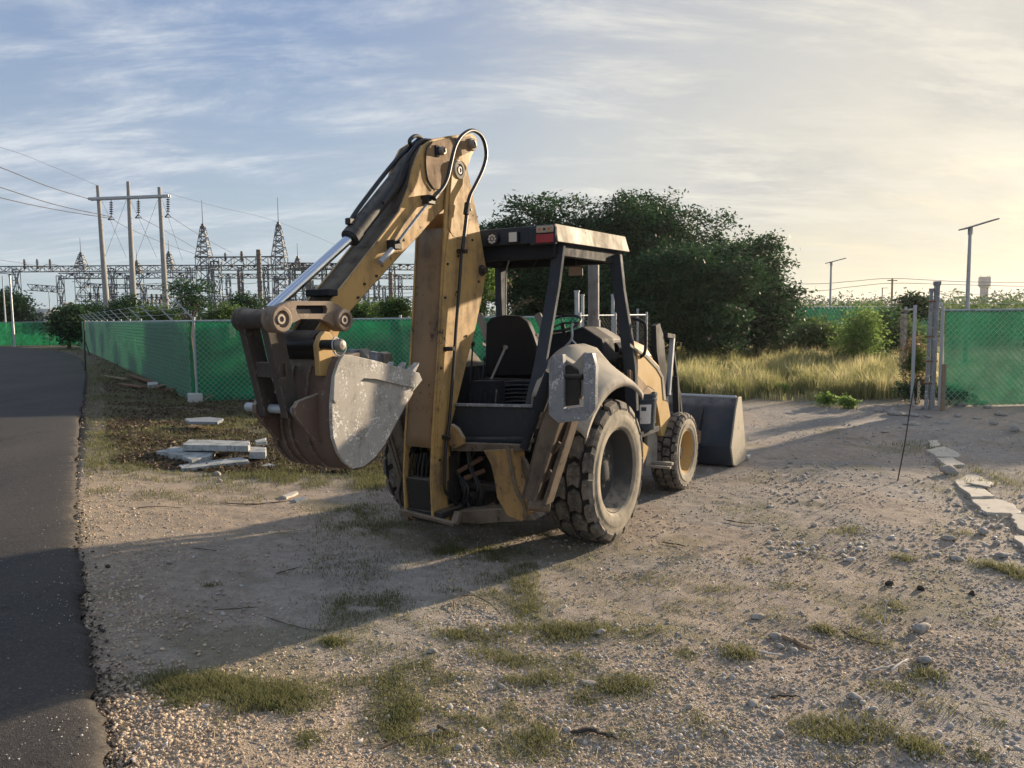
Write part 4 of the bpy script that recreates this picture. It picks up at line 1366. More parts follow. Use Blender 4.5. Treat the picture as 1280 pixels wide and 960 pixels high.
# ladder step
b = B(); b.ext(P(.80, (810, 533), (822, 529), (822, 575), (808, 583)), (-.04, 0, 0)); st_ = part(b, 'step_bracket', 'fender', bevel=.005)
b = B(); q = ms(822, 578, .86); b.box(q, (.34, .07, .03)); b.build('step_tread', MAT['fender'], st_, bevel=.004)
b = B(); b.box(q + Vector((.02, -.12, -.02)), (.34, .05, .025)); b.build('step_tread', MAT['fender'], st_, bevel=.004)
b = B(); b.ext(P(.84, (804, 553), (812, 560), (804, 580)), (-.02, 0, 0)); b.build('step_gusset', MAT['yellow_clean'], st_)
b = B(); b.box((.66, 1.62, .78), (.45, .55, .06)); b.box((.55, 1.6, .62), (.04, .5, .4)); part(b, 'side_shelf', 'dark')
# loader bucket
Rr = 1.15
top = ms(923, 497, Rr); bot = ms(917, 586, Rr); frt = ms(932, 563, Rr)
b = B()
prof = [Vector((Rr, top.y, top.z)), Vector((Rr, top.y - .10, top.z - .14)), Vector((Rr, bot.y - .12, .30)), Vector((Rr, bot.y, .05)), Vector((Rr, bot.y + .12, .02)), Vector((Rr, bot.y + .75, .02))]
rows = [[p + Vector((-.02, 0, 0)) + Vector((-(2 * Rr - .04) * k / 6, 0, 0)) for k in range(7)] for p in prof]
b.grid(rows); lb = part(b, 'loader_bucket', 'navy', bevel=0, solid=.02, ang=20)
for sg in (1, -1):
    b = B(); b.ext([Vector((Rr * sg, p.y, p.z)) for p in (prof[0], prof[1], prof[2], prof[3], prof[4], prof[5], Vector((0, bot.y + .62, .16)), Vector((0, top.y + .16, top.z)))], (-.025 * sg, 0, 0)); b.build('side_plate', MAT['roofwhite'], lb, bevel=.004)
b = B(); b.cyl((-Rr + .03, top.y + .0, top.z), (Rr - .03, top.y, top.z), .025, 12); b.build('top_edge', MAT['galv'], lb)
b = B(); b.box((0, (prof[1].y + prof[2].y) / 2 - .02, .24), (2 * Rr - .1, .02, .10)); b.build('wear_strip', MAT['dark'], lb, bevel=.004)
b = B(); b.box((Rr - .02, bot.y + .72, .04), (.08, .16, .05)); b.build('corner_tooth', MAT['galv'], lb, bevel=.006)
for s_ in (.74, -.74):
    b = B(); b.ext([Vector((s_, prof[1].y - .02, .80)), Vector((s_, prof[1].y - .16, .66)), Vector((s_, prof[2].y - .18, .30)), Vector((s_, prof[2].y, .22))], (-.05, 0, 0)); b.build('hinge_ear', MAT['dark'], lb, bevel=.005)
    b = B(); b.bar((s_, 2.45, .72), (s_, prof[2].y - .1, .42), .09, .16); part(b, 'loader_arm_tip', 'yellow_old_shaded')

# pail standing on the side shelf
pc = Vector((.80, 1.60, .81))
pw = ORG + RT * pc.x + FW * pc.y + Vector((0, 0, pc.z))
PL = empty('plastic_pail', pw, -PHI, label='dark plastic pail with white label on the backhoe step behind the rear tyre', cat='pail')
b = B(); b.lathe((0, 0, 0), (0, 0, 1), [(0, .001), (0, .128), (.02, .132), (.30, .150), (.305, .158), (.325, .158), (.33, .152), (.345, .152), (.35, .160), (.375, .160), (.38, .150), (.36, .146), (.05, .125), (.04, .001)], 40)
b.build('pail_body', MAT['pail'] if 'pail' in MAT else MAT['navy'], PL, ang=40)
b = B()
rows = []
for i in range(9):
    th = radians(-78 + i * 6)
    rows.append([Vector((cos(th) * (r_ + .002), sin(th) * (r_ + .002), z_)) for z_, r_ in ((.07, .1348), (.27, .1482))])
b.grid(rows); b.build('paper_label', MAT['whitepaper'], PL, ang=60)
b = B(); rows = []
for i in range(5):
    th = radians(-72 + i * 5)
    rows.append([Vector((cos(th) * (r_ + .004), sin(th) * (r_ + .004), z_)) for z_, r_ in ((.205, .1442), (.245, .1466))])
b.grid(rows); b.build('label_print', MAT['pail'] if 'pail' in MAT else MAT['navy'], PL, ang=60)
b = B(); b.tube(catmull([(-.155, 0, .33), (-.12, .0, .42), (0, -.03, .47), (.12, 0, .42), (.155, 0, .33)], 6), .004, 6); b.build('wire_handle', MAT['galv'], PL)

# ================================================================== surroundings
def uvec(a, b):
    return (Vector(b) - Vector(a)).normalized()


def gz(x, y):
    return float(gh(x, y)) + float(shoulder(edge_dist([x], [y]))[0])


def prism_wires(segs, r):
    """segs: (n,2,3) array -> thin three-sided bars as one vertex/face array"""
    S = np.asarray(segs, float)
    d = S[:, 1] - S[:, 0]
    d /= np.linalg.norm(d, axis=1, keepdims=True) + 1e-9
    ref = np.where(np.abs(d[:, 2:3]) > .9, [[1., 0, 0]], [[0, 0, 1.]])
    a = np.cross(d, ref); a /= np.linalg.norm(a, axis=1, keepdims=True)
    b_ = np.cross(d, a)
    n = len(S)
    V = np.zeros((n, 6, 3))
    for k in range(3):
        th = 2 * pi * k / 3
        o = (a * cos(th) + b_ * sin(th)) * r
        V[:, k] = S[:, 0] + o; V[:, 3 + k] = S[:, 1] + o
    base = (np.arange(n) * 6)[:, None]
    T = []
    for k in range(3):
        k2 = (k + 1) % 3
        T.append(np.stack([base[:, 0] + k, base[:, 0] + k2, base[:, 0] + 3 + k2, base[:, 0] + 3 + k], -1))
    return V.reshape(-1, 3), np.concatenate(T)


def chain_fence(p0, p1, h, npost, label, pitch=.12, wr=.007, arm_side=1, side=1, group=None, cloth=True, arms=True, footing=(), cloth_mat='cloth', name='chain_link_fence', top=0.0, arm_up=.42):
    p0 = Vector((p0[0], p0[1], 0)); p1 = Vector((p1[0], p1[1], 0))
    L = (p1 - p0).length
    ang = math.atan2(p1.y - p0.y, p1.x - p0.x)
    R = empty(name, p0, ang, label=label, cat='fence', group=group)
    # local x along the fence, local y*side faces the camera
    if cloth:
        nx_, nz_ = max(20, int(L / .12)), 13
        xs = np.linspace(.03, L - .03, nx_); zs = np.linspace(.03, h - .02, nz_)
        X, Z = np.meshgrid(xs, zs)
        Y = (fbm(X, Z * 2, .8, 3) - .5) * .12 + (fbm(X * 2.2, Z * .5, 2.0, 3) - .5) * .05
        V = np.stack([X, Y + side * .075, Z], -1).reshape(-1, 3)
        idx = np.arange(nx_ * nz_).reshape(nz_, nx_)
        Q = np.stack([idx[:-1, :-1], idx[:-1, 1:], idx[1:, 1:], idx[1:, :-1]], -1).reshape(-1, 4)
        o = link_mesh('shade_cloth', np_mesh('shade_cloth', V, Q, True), MAT[cloth_mat], R)
        m_ = o.modifiers.new('t', 'SOLIDIFY'); m_.thickness = .003
    segs = []
    k = pitch
    H_ = h - .03
    c = -H_
    while c < L:
        for s_ in (1, -1):
            if s_ == 1: a = (c, 0.02); e = (c + H_, h)
            else: a = (c + H_, 0.02); e = (c, h)
            x0, z0 = a; x1, z1 = e
            def clip(x0, z0, x1, z1):
                t0, t1 = 0.0, 1.0
                dx = x1 - x0
                if abs(dx) < 1e-9: return None
                ta, tb = (0 - x0) / dx, (L - x0) / dx
                if ta > tb: ta, tb = tb, ta
                t0 = max(t0, ta); t1 = min(t1, tb)
                if t1 <= t0: return None
                return (x0 + dx * t0, z0 + (z1 - z0) * t0, x0 + dx * t1, z0 + (z1 - z0) * t1)
            q = clip(x0, z0, x1, z1)
            if q:
                y_ = side * (.125 - .006 * s_)
                segs.append([(q[0], y_, q[1]), (q[2], y_, q[3])])
        c += k
    V, T = prism_wires(segs, wr)
    link_mesh('wire_mesh', np_mesh('wire_mesh', V, T), MAT['linkwire' if cloth else 'wire'], R, kind='stuff')
    pm = B(); pm.cyl((0, 0, 0), (0, 0, h + .06), .035, 10); pm.cyl((0, 0, h + .06), (0, 0, h + .09), .040, 10)
    pme = pm.mesh('post', MAT['galv'])
    am = B(); am.bar((0, 0, h + .05), (0, side * arm_side * arm_up * .9, h + .05 + arm_up), .035, .035)
    ame = am.mesh('barbed_wire_arm', MAT['galv'])
    for i in range(npost + 1):
        x = L * i / npost
        o = link_mesh('post', pme, None, R); o.location = (x, 0, 0)
        if arms:
            o = link_mesh('barbed_wire_arm', ame, None, R); o.location = (x, 0, 0)
        if i in footing:
            b = B(); b.box((x, side * .05, .10), (.34, .30, .26)); b.build('footing', MAT['concrete'], R, bevel=.02)
    b = B(); b.cyl((0, 0, h), (L, 0, h), .022, 8); b.build('top_rail', MAT['galv'], R)
    if arms:
        for j in (.33, .66, 1.0):
            y_ = side * arm_side * arm_up * .9 * j; z_ = h + .06 + arm_up * j
            pts = []
            for i in range(npost * 4 + 1):
                t_ = i / (npost * 4)
                pts.append((L * t_, y_, z_ - .03 * sin(pi * (i % 4) / 4)))
            b = B(); b.tube(pts, .007, 4, caps=False); b.build('barbed_wire', MAT['galv'], R)
    return R


CORNER = pg(247, 503)
LFAR = Vector((-34.9, 62, 0))
chain_fence(LFAR, CORNER, 1.98, 15, 'long green screened chain link fence running away beside the asphalt road', pitch=.22, wr=.008, side=-1, footing=(15,), cloth_mat='cloth_dull')
BEND = Vector((1.9, 21.5, 0))
chain_fence(CORNER, BEND, 1.98, 4, 'bright green screened chain link fence behind the digging bucket and boom', pitch=.13, wr=.006, side=-1, footing=(), arms=False)
chain_fence(BEND + Vector((.02, .02, 0)), Vector((4.3, 24.5, 0)), 2.0, 2, 'bare chain link fence panel seen through the cab beside tall white posts', pitch=.16, wr=.004, side=-1, cloth=False, arms=False)
RP0 = pg(1174, 508); RP1 = Vector((RP0.x + 9.0, RP0.y + .3, 0))
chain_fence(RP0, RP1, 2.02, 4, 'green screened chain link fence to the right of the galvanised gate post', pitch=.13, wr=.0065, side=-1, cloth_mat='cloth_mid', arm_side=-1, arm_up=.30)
MF0 = Vector((10.9, 21.3, 0)); MF1 = Vector((RP0.x - .45, RP0.y + .25, 0))
chain_fence(MF0, MF1, 2.05, 1, 'short faded fence panel with dead vines beside the gate post', pitch=.35, wr=.004, side=-1, cloth=False, arms=False)
FF0 = Vector((14.0, 38.5, 0)); FF1 = Vector((24.5, 44.5, 0))
chain_fence(FF0, FF1, 2.3, 6, 'distant overgrown fence with barbed wire arms behind the grassy lot', pitch=.3, wr=.012, side=-1, arm_up=.38)
RF0 = Vector((-62, 67, 0)); RF1 = Vector((-35.5, 64.5, 0))
chain_fence(RF0, RF1, 2.0, 8, 'far green screened fence across the end of the road', pitch=.5, wr=.012, side=-1, arms=False, cloth_mat='cloth_dull')

# gate post pair with clamps
g0 = pg(1164, 513)
R = empty('gate_post', g0, 0, label='pair of weathered galvanised gate posts with clamps at the fence end', cat='gate post')
b = B(); b.cyl((0, 0, 0), (.03, 0, 2.52), .055, 14); b.cyl((.03, 0, 2.52), (.03, 0, 2.60), .075, 14); b.build('post', MAT['silver'], R)
b = B(); b.cyl((-.11, .0, 0), (-.08, 0, 2.38), .035, 12); b.cyl((-.08, 0, 2.38), (-.08, 0, 2.46), .05, 12); b.build('post', MAT['silver'], R)
for z in (.55, 1.0, 1.5, 2.2):
    b = B(); b.box((-.04, 0, z), (.24, .09, .035)); b.build('clamp', MAT['rust'], R, bevel=.004)
def poly_stick(name, pts, r, mat, label, cat, group=None, n=8):
    pts = [Vector(p) for p in pts]
    b = B(); b.tube([p - pts[0] for p in catmull(pts, 5)] if len(pts) > 2 else [p - pts[0] for p in pts], r, n)
    o = b.build(name, MAT[mat], None); o.location = pts[0]
    return tag(o, label, cat, group)
q = pg(1178, 514); poly_stick('wooden_stake', [q, q + Vector((.0, 0, .95))], .045, 'wood', 'short rough wooden stake standing in front of the green fence', 'stake')
for (x0, y0, x1, y1, lb) in ((1200, 503, 1181, 474, 'sunlit yellowish board leaning on the green fence, nearer the gate post'), (1216, 503, 1196, 474, 'sunlit yellowish board leaning on the green fence, farther from the gate post')):
    a = pg(x0, y0); t_ = pY(x1, y1, a.y + .25); b = B(); b.bar((0, 0, 0), t_ - a, .07, .03); o = b.build('leaning_board', MAT['stake'], None, bevel=.004); o.location = a; tag(o, lb, 'board')
# iron bar with chain planted in the gravel
a = pg(1121, 602); top_ = pY(1144, 476, a.y + .45)
R = empty('iron_bar', a, 0, label='thin leaning iron bar with white chain planted in the gravel', cat='iron bar')
b = B(); b.tube(catmull([Vector((0, 0, -.05)), (top_ - a) * .35 + Vector((.012, 0, 0)), (top_ - a) * .7, top_ - a], 5), .0075, 8)
hk = top_ - a; b.tube(catmull([hk, hk + Vector((.02, 0, .05)), hk + Vector((.06, 0, .04)), hk + Vector((.06, 0, -.03))], 5), .0075, 8); b.build('bar', MAT['charred'], R)
for k in range(7):
    c_ = hk + Vector((.045 + .004 * (k % 2), 0, -.03 - k * .038))
    b = B()
    ax_ = (Vector((1, 0, 0)) if k % 2 else Vector((0, 1, 0)))
    b.tube([c_ + ax_ * cos(2 * pi * j / 10) * .014 + Vector((0, 0, sin(2 * pi * j / 10) * .025)) for j in range(11)], .006, 5); b.build('chain_link', MAT['roofwhite'], R)
# white posts seen through the cab
for (x, y0, y1, Y, r, lb) in ((721, 365, 470, 23.0, .07, 'thick white post behind the cab, beside the mirror'), (728, 370, 470, 23.4, .05, 'thinner grey post close beside the thick white one behind the cab'), (766, 370, 460, 24.4, .055, 'white post behind the engine seen between the canopy pillars'), (797, 388, 450, 25.5, .035, 'thin pale post behind the grab handle')):
    t_ = pY(x, y0, Y); base = Vector((t_.x, t_.y, gz(t_.x, t_.y)))
    b = B(); b.cyl((0, 0, 0), (0, 0, t_.z), r, 12); b.cyl((0, 0, t_.z), (0, 0, t_.z + .05), r * 1.25, 12); o = b.build('fence_post', MAT['galv'], None); o.location = base; tag(o, lb, 'post')


# ------------------------------------------------------------------ leaves and trees
def leaves(C, n_per, spread, size, rng, flat=.5, droop=0.0, aspect=.42):
    """C: (m,3) clump centres -> rhombic leaves"""
    m = len(C)
    N = m * n_per
    off = rng.normal(0, 1, (m, n_per, 3)) * spread[:, None, None] if np.ndim(spread) else rng.normal(0, 1, (m, n_per, 3)) * spread
    off[..., 2] *= flat
    P_ = (C[:, None, :] + off)
    P_[..., 2] -= droop * np.hypot(off[..., 0], off[..., 1])
    P_ = P_.reshape(N, 3)
    d = rng.normal(0, 1, (N, 3)); d[:, 2] *= .55; d /= np.linalg.norm(d, axis=1, keepdims=True)
    n = rng.normal(0, .6, (N, 3)); n[:, 2] += 1.0
    s = np.cross(d, n); s /= np.linalg.norm(s, axis=1, keepdims=True) + 1e-9
    l = (size * rng.uniform(.6, 1.3, N))[:, None]
    w = l * aspect
    V = np.stack([P_ - d * l * .5, P_ + s * w * .5, P_ + d * l * .5, P_ - s * w * .5], 1).reshape(-1, 3)
    Q = np.arange(N * 4).reshape(N, 4)
    return V, Q


def tree(base, h, rx, zb, label, mat='leaf_dark', seed=1, lobes=7, clumps=160, per=60, size=.20, spread=.24, trunks=1, ry=None, cat='tree', name='tree', group=None, flat=.5, trunk_r=.13, droop=.25):
    rng = np.random.default_rng(seed)
    ry = ry or rx
    R = empty(name, Vector((base[0], base[1], 0)), 0, label=label, cat=cat, group=group)
    zc = (zb + h) / 2; rz = (h - zb) / 2
    LC = []
    for i in range(lobes):
        th = 2 * pi * (i + rng.uniform(-.3, .3)) / lobes
        k = rng.uniform(.35, .72) if i else .1
        zc_i = zc + rz * rng.uniform(-.55, .52)
        LC.append((cos(th) * rx * k, sin(th) * ry * k, zc_i, rng.uniform(.42, .62)))
    C = []
    for j in range(clumps):
        L = LC[rng.integers(len(LC))]
        v = rng.normal(0, 1, 3); v /= np.linalg.norm(v)
        r = rng.uniform(.25, 1.04) ** .6
        c = np.array([L[0] + v[0] * rx * L[3] * r, L[1] + v[1] * ry * L[3] * r, L[2] + v[2] * rz * L[3] * r])
        if c[2] > zb * .8 and c[2] < h + .2: C.append(c)
    C = np.array(C)
    V, Q = leaves(C, per, spread, size, rng, flat, droop)
    link_mesh('crown', np_mesh('crown', V, Q), MAT[mat], R)
    b = B()
    for t_ in range(trunks):
        bx = rng.uniform(-.25, .25) * (trunks > 1) * rx * .5; by = rng.uniform(-.2, .2) * (trunks > 1) * rx * .4
        for i, L in enumerate(LC):
            if i % trunks != t_: continue
            p0 = Vector((bx, by, -.1)); p3 = Vector((L[0], L[1], L[2]))
            fork = Vector((bx * .9, by * .9, zb * .55 + .15 * i / len(LC)))
            mid = fork.lerp(p3, .5) + Vector((rng.uniform(-.2, .2), rng.uniform(-.2, .2), -.1)) * rx * .3
            path = catmull([p0, fork, mid, p3], 4)
            rs = [trunk_r * (1 - .82 * (k / (len(path) - 1))) for k in range(len(path))]
            b.tube(path, rs, 7)
    CC = C[rng.permutation(len(C))[:min(len(C), 26)]]
    for c in CC:
        L = min(LC, key=lambda l: (l[0] - c[0]) ** 2 + (l[1] - c[1]) ** 2 + (l[2] - c[2]) ** 2)
        p0 = Vector(L[:3]); p1 = Vector(c)
        b.tube([p0, p0.lerp(p1, .5) + Vector((0, 0, .05)), p1], [trunk_r * .22, trunk_r * .15, trunk_r * .06], 5)
    b.build('trunk', MAT['bark'], R)
    return R


def tree_px(px0, top_y, half_px, bottom_y, Y, label, **kw):
    """px column, crown top and bottom rows, half width, at distance Y"""
    hrow = 395.5 - (px0 - 640) * .0117
    x = (px0 - 640) / F * Y
    return tree((x, Y), CAMH + (hrow - top_y) / F * Y, half_px / F * Y, max(.15, CAMH + (hrow - bottom_y) / F * Y), label, **kw)


G = 'dark trees massed behind the machine'
tree_px(660, 246, 72, 415, 34, 'dark feathery tree directly behind the canopy roof', seed=2, clumps=620, per=62, spread=.30, group=G, lobes=8)
tree_px(742, 240, 80, 420, 36, 'tall dark tree behind the exhaust pipe, with an even rounded top', seed=3, clumps=680, per=62, spread=.30, group=G, lobes=9)
tree_px(822, 242, 82, 425, 37, 'tall dark tree in the middle of the dark clump, over the loader arms', seed=5, clumps=700, per=62, spread=.30, group=G, lobes=9)
tree_px(900, 262, 76, 430, 36, 'dark spreading tree above the grass, behind the loader bucket', seed=6, clumps=640, per=62, spread=.30, group=G, lobes=8)
tree_px(950, 290, 54, 446, 33.5, 'outermost dark tree of the clump, ragged towards the open sky', seed=8, clumps=360, per=58, spread=.28, group=G, lobes=7)
tree_px(865, 300, 84, 446, 31.5, 'lower dark bushy tree whose skirts meet the grass', seed=9, clumps=640, per=62, spread=.30, group=G, lobes=9)
tree_px(790, 320, 66, 448, 31, 'low dark thicket tree behind the cab pillars', seed=10, clumps=480, per=58, spread=.30, group=G, lobes=8)
tree_px(700, 305, 66, 435, 30, 'dark thicket tree behind the operator seat', seed=12, clumps=420, per=58, spread=.30, group=G, lobes=8)
tree_px(602, 322, 26, 410, 25, 'bright green leafy tree peeping out beside the boom', mat='leaf_light', seed=13, clumps=90, per=60, size=.13, spread=.22)
tree_px(980, 346, 24, 436, 34, 'small ragged tree at the end of the dark clump', seed=14, clumps=60, per=50, group=G, lobes=6)

def dead_branch(base, paths, label):
    R = empty('dead_branch', base, 0, label=label, cat='dead branch')
    b = B(); rng = np.random.default_rng(3)
    C = []
    for p in paths:
        pts = [Vector(q) - base for q in p]
        cc_ = catmull(pts, 5); b.tube(cc_, [.03 * (1 - .7 * k / len(cc_)) for k in range(len(cc_))], 5)
        C += [list(v) for v in cc_[4:]]
    b.build('stem', MAT['bark'], R)
    V, Q = leaves(np.array(C), 5, .10, .11, rng)
    link_mesh('withered_leaves', np_mesh('withered_leaves', V, Q), MAT['leaf_dry'], R)
yb = 23.8
dead_branch(pY(636, 430, yb), [[pY(636, 430, yb), pY(634, 400, yb), pY(632, 370, yb), pY(640, 345, yb)], [pY(634, 400, yb), pY(645, 385, yb), pY(655, 378, yb), pY(664, 376, yb)], [pY(634, 388, yb), pY(625, 380, yb), pY(620, 372, yb)]], 'bare brown branch with withered leaves seen through the cab')

# vegetation behind the left fence
GL = 'trees beyond the left fence'
tree_px(20, 352, 24, 402, 75, 'rounded dark tree beyond the far fence, beside the street lamp', seed=20, clumps=120, per=45, size=.4, spread=.7, trunk_r=.3)
tree_px(110, 380, 24, 400, 66, 'low dark green tree behind the fence by the first concrete pole', seed=21, clumps=110, per=40, size=.32, spread=.6)
tree_px(155, 371, 20, 400, 60, 'small round tree between the first and middle concrete poles', mat='leaf_dark', seed=22, clumps=90, per=40, size=.3, spread=.5)
tree_px(240, 340, 26, 400, 40, 'sparse tree with tiered open branches behind the fence corner', seed=23, clumps=26, per=60, size=.22, spread=.36, flat=.3, lobes=9, trunk_r=.09, droop=.1)
tree_px(282, 380, 24, 402, 45, 'yellow-green bush in front of the substation, next to the fence corner', mat='leaf_mid', seed=24, clumps=70, per=40, size=.22, spread=.4)
tree_px(312, 362, 16, 400, 52, 'dark tree under the tall lattice masts', seed=25, clumps=70, per=40, size=.26, spread=.45)
tree_px(368, 382, 22, 402, 40, 'green bushy tree seen under the cylinder rod', mat='leaf_mid', seed=26, clumps=80, per=40, size=.2, spread=.35)
tree_px(455, 378, 30, 402, 36, 'bushy tree behind the fence beneath the stick', mat='leaf_mid', seed=27, clumps=120, per=45, size=.2, spread=.32)
tree_px(497, 372, 16, 402, 33, 'dark bush touching the boom edge above the fence', mat='leaf_mid', seed=28, clumps=80, per=45, size=.18, spread=.28)
tree_px(205, 382, 22, 402, 50, 'low scrubby bush between the poles and the fence corner', mat='leaf_mid', seed=29, clumps=60, per=40, size=.24, spread=.4)
# dark spiky bush at the far end of the left fence
R = tree_px(88, 378, 13, 425, 55, 'dark spiky bush leaning over the far end of the green fence', seed=30, clumps=110, per=50, size=.32, spread=.42, cat='bush', name='bush')

# shrub and vegetation on the right
tree_px(1074, 386, 27, 462, 27, 'bright green upright shrub standing in the dry grass', mat='leaf_light', seed=40, clumps=110, per=55, size=.13, spread=.22, trunks=4, lobes=9, trunk_r=.03, cat='shrub', name='shrub', flat=.9, droop=0)
tree_px(1018, 395, 40, 432, 36, 'dark green bush along the distant overgrown fence', mat='leaf_mid', seed=41, clumps=150, per=45, size=.2, spread=.4, cat='bush', name='bush')
tree_px(1115, 385, 34, 440, 31, 'leafy green bush between the shrub and the gate post', mat='leaf_mid', seed=42, clumps=150, per=45, size=.18, spread=.32, cat='bush', name='bush')
tree_px(1142, 364, 16, 395, 34, 'small dark tree standing above the short fence panel', seed=43, clumps=50, per=45, size=.2, spread=.3)
tree_px(1000, 415, 24, 436, 36, 'dark green undergrowth bush before the pale wall', mat='leaf_dark', seed=44, clumps=80, per=45, size=.18, spread=.3, cat='bush', name='bush')
tree_px(1152, 475, 20, 505, 16.8, 'leafy weed growing round the foot of the gate posts', mat='leaf_dark', seed=45, clumps=60, per=40, size=.09, spread=.12, cat='weed', name='weed', trunk_r=.012)
tree_px(895, 456, 13, 482, 25, 'dark rounded tuft standing alone in the dry grass', mat='leaf_dark', seed=46, clumps=60, per=50, size=.12, spread=.16, cat='bush', name='bush', trunk_r=.02)
tree_px(1190, 483, 20, 506, 16.4, 'dark weed by the wooden stake and rubble', mat='leaf_dark', seed=48, clumps=40, per=40, size=.08, spread=.11, cat='weed', name='weed', trunk_r=.012)
for i, (x, y, w_, lb) in enumerate(((1035, 508, 14, 'pale green weed spilling onto the gravel before the grass'), (1060, 510, 9, 'small pale weed at the gravel edge, nearer the gate post'), (975, 494, 6, 'tiny upright weed at the edge of the dry grass'))):
    q = pg(x, y)
    tree((q.x, q.y), .34 if i == 0 else .28, w_ / F * q.y, .03, lb, mat='leaf_light', seed=50 + i, clumps=34, per=22, size=.08, spread=.07, cat='weed', name='weed', trunk_r=.006)

tree_px(1150, 402, 15, 500, 16.9, 'half-dry creeper climbing the gap between short panel and gate posts', mat='leaf_dry', seed=60, clumps=60, per=40, size=.07, spread=.12, cat='creeper', name='creeper', trunk_r=.015, lobes=5)
tree_px(1147, 425, 14, 500, 16.7, 'green creeper leaves low on the gate posts', mat='leaf_mid', seed=61, clumps=46, per=40, size=.07, spread=.11, cat='creeper', name='creeper', trunk_r=.012, lobes=5)

# far treeline (one mass)
rng = np.random.default_rng(77)
C = []
for i in range(5200):
    px_ = rng.uniform(-250, 1600)
    Yd = rng.uniform(105, 190)
    x = (px_ - 640) / F * Yd
    hh = 1.6 + 3.2 * float(fbm(x, Yd, .05, 3)) + (1.0 if px_ > 950 else 0.0)
    C.append((x, Yd, rng.uniform(.3, hh)))
V, Q = leaves(np.array(C), 16, .6, .55, rng, .6)
link_mesh('far_treeline', np_mesh('far_treeline', V, Q), MAT['leaf_far'], kind='stuff')
C = []
for i in range(900):
    px_ = rng.uniform(990, 1420); Yd = rng.uniform(48, 75)
    x = (px_ - 640) / F * Yd
    C.append((x, Yd, rng.uniform(.2, 1.6 + 1.6 * float(fbm(x, Yd, .12, 3)))))
V, Q = leaves(np.array(C), 26, .5, .34, rng, .7)
link_mesh('scrub_vegetation', np_mesh('scrub_vegetation', V, Q), MAT['leaf_mid'], kind='stuff')

# ------------------------------------------------------------------ dry grass field
def blades(P_, hgt, w, rng, lean=.35):
    n = len(P_)
    th = rng.uniform(0, 2 * pi, n)
    d = np.stack([np.cos(th), np.sin(th), np.zeros(n)], -1)
    s = np.stack([-np.sin(th), np.cos(th), np.zeros(n)], -1)
    ln = rng.uniform(.1, 1, n)[:, None] * lean * hgt[:, None]
    up = np.zeros((n, 3)); up[:, 2] = 1
    m = P_ + up * hgt[:, None] * .55 + d * ln * .35
    t = P_ + up * hgt[:, None] * .95 + d * ln
    w = w[:, None] if np.ndim(w) else w
    V = np.stack([P_ - s * w, P_ + s * w, m + s * w * .8, m - s * w * .8, t], 1).reshape(-1, 3)
    b_ = np.arange(n)[:, None] * 5
    Q = np.concatenate([b_ + [0, 1, 2], b_ + [0, 2, 3], b_ + [3, 2, 4]])
    return V, Q


rng = np.random.default_rng(5)
n = 110000
Yd = 16.8 + 30 * rng.random(n) ** 1.5
pxx = rng.uniform(815, 1175, n)
X = (pxx - 640) / F * Yd
track = lambda a, b_, c_: np.abs(pxx - (a + (b_ - a) * (1 / Yd - 1 / 17) / (1 / 45 - 1 / 17))) < c_ * 17 / Yd
dens = fbm(X, Yd, .55, 3)
rgn = np.random.default_rng(6)
edge0 = 16.9 + 1.6 * fbm(X, X * 0, .8, 2) + np.clip((905 - pxx) / 60, 0, 1) * 2.2
keep = (dens > .36 + .25 * rgn.random(n)) & (Yd > edge0) & ~(track(1005, 915, 15) & (rgn.random(n) < .85)) & ~(track(950, 870, 10) & (rgn.random(n) < .7))
keep &= ~((Yd > 32) & (pxx > 940) & (rgn.random(n) < .5))
X = X[keep]; Yk = Yd[keep]
hg = (.12 + .85 * fbm(X + 9, Yk, .9, 3)) * rng.uniform(.35, 1.2, len(X)) * np.clip((Yk - 16.3) / 2.0, .35, 1)
P_ = np.stack([X, Yk, gh(X, Yk)], -1)
gm = rng.random(len(X)) < np.clip((fbm(X, Yk, .8, 3) - .33) * 4, .28, .95)
hg *= .5
V, Q = blades(P_[~gm], hg[~gm], .005 + .00015 * Yk[~gm], rng)
link_mesh('dry_grass', np_mesh('dry_grass', V, Q), MAT['grass_dry'], kind='stuff')
V, Q = blades(P_[gm], hg[gm] * .85, .005 + .00015 * Yk[gm], rng)
link_mesh('green_grass', np_mesh('green_grass', V, Q), MAT['grass_mix'], kind='stuff')
# fountain-shaped tufts
nt = 820
Yt = 17.8 + 24 * rng.random(nt) ** 1.3
pt = rng.uniform(830, 1150, nt)
xt = (pt - 640) / F * Yt
trk = lambda a, b_, c_: np.abs(pt - (a + (b_ - a) * (1 / Yt - 1 / 17) / (1 / 45 - 1 / 17))) < c_ * 17 / Yt
kt = ~trk(1005, 915, 20) & ~trk(950, 870, 12) & (Yt > 17.6 + np.clip((905 - pt) / 60, 0, 1) * 2.2)
xt, Yt = xt[kt], Yt[kt]
for mat_, sel in (('grass_dry', rng.random(len(xt)) < .42), ('grass_mix', None)):
    if sel is not None: first = sel
    else: sel = ~first
    X0, Y0 = xt[sel], Yt[sel]
    per = 95
    th = rng.uniform(0, 2 * pi, (len(X0), per)); rr0 = rng.uniform(0, .34, (len(X0), per)) ** .8
    big = rng.uniform(.5, 1.15, len(X0))[:, None]
    Xb = (X0[:, None] + np.cos(th) * rr0 * big).ravel(); Yb = (Y0[:, None] + np.sin(th) * rr0 * big).ravel()
    hb = (big * (.85 - .9 * rr0) * rng.uniform(.55, 1.0, (len(X0), per))).ravel() * 1.0
    V, Q = blades(np.stack([Xb, Yb, gh(Xb, Yb)], -1), np.clip(hb, .08, 1), .005 + .00015 * Yb, rng, .75)
    link_mesh('grass_tufts', np_mesh('grass_tufts', V, Q), MAT[mat_], kind='stuff')

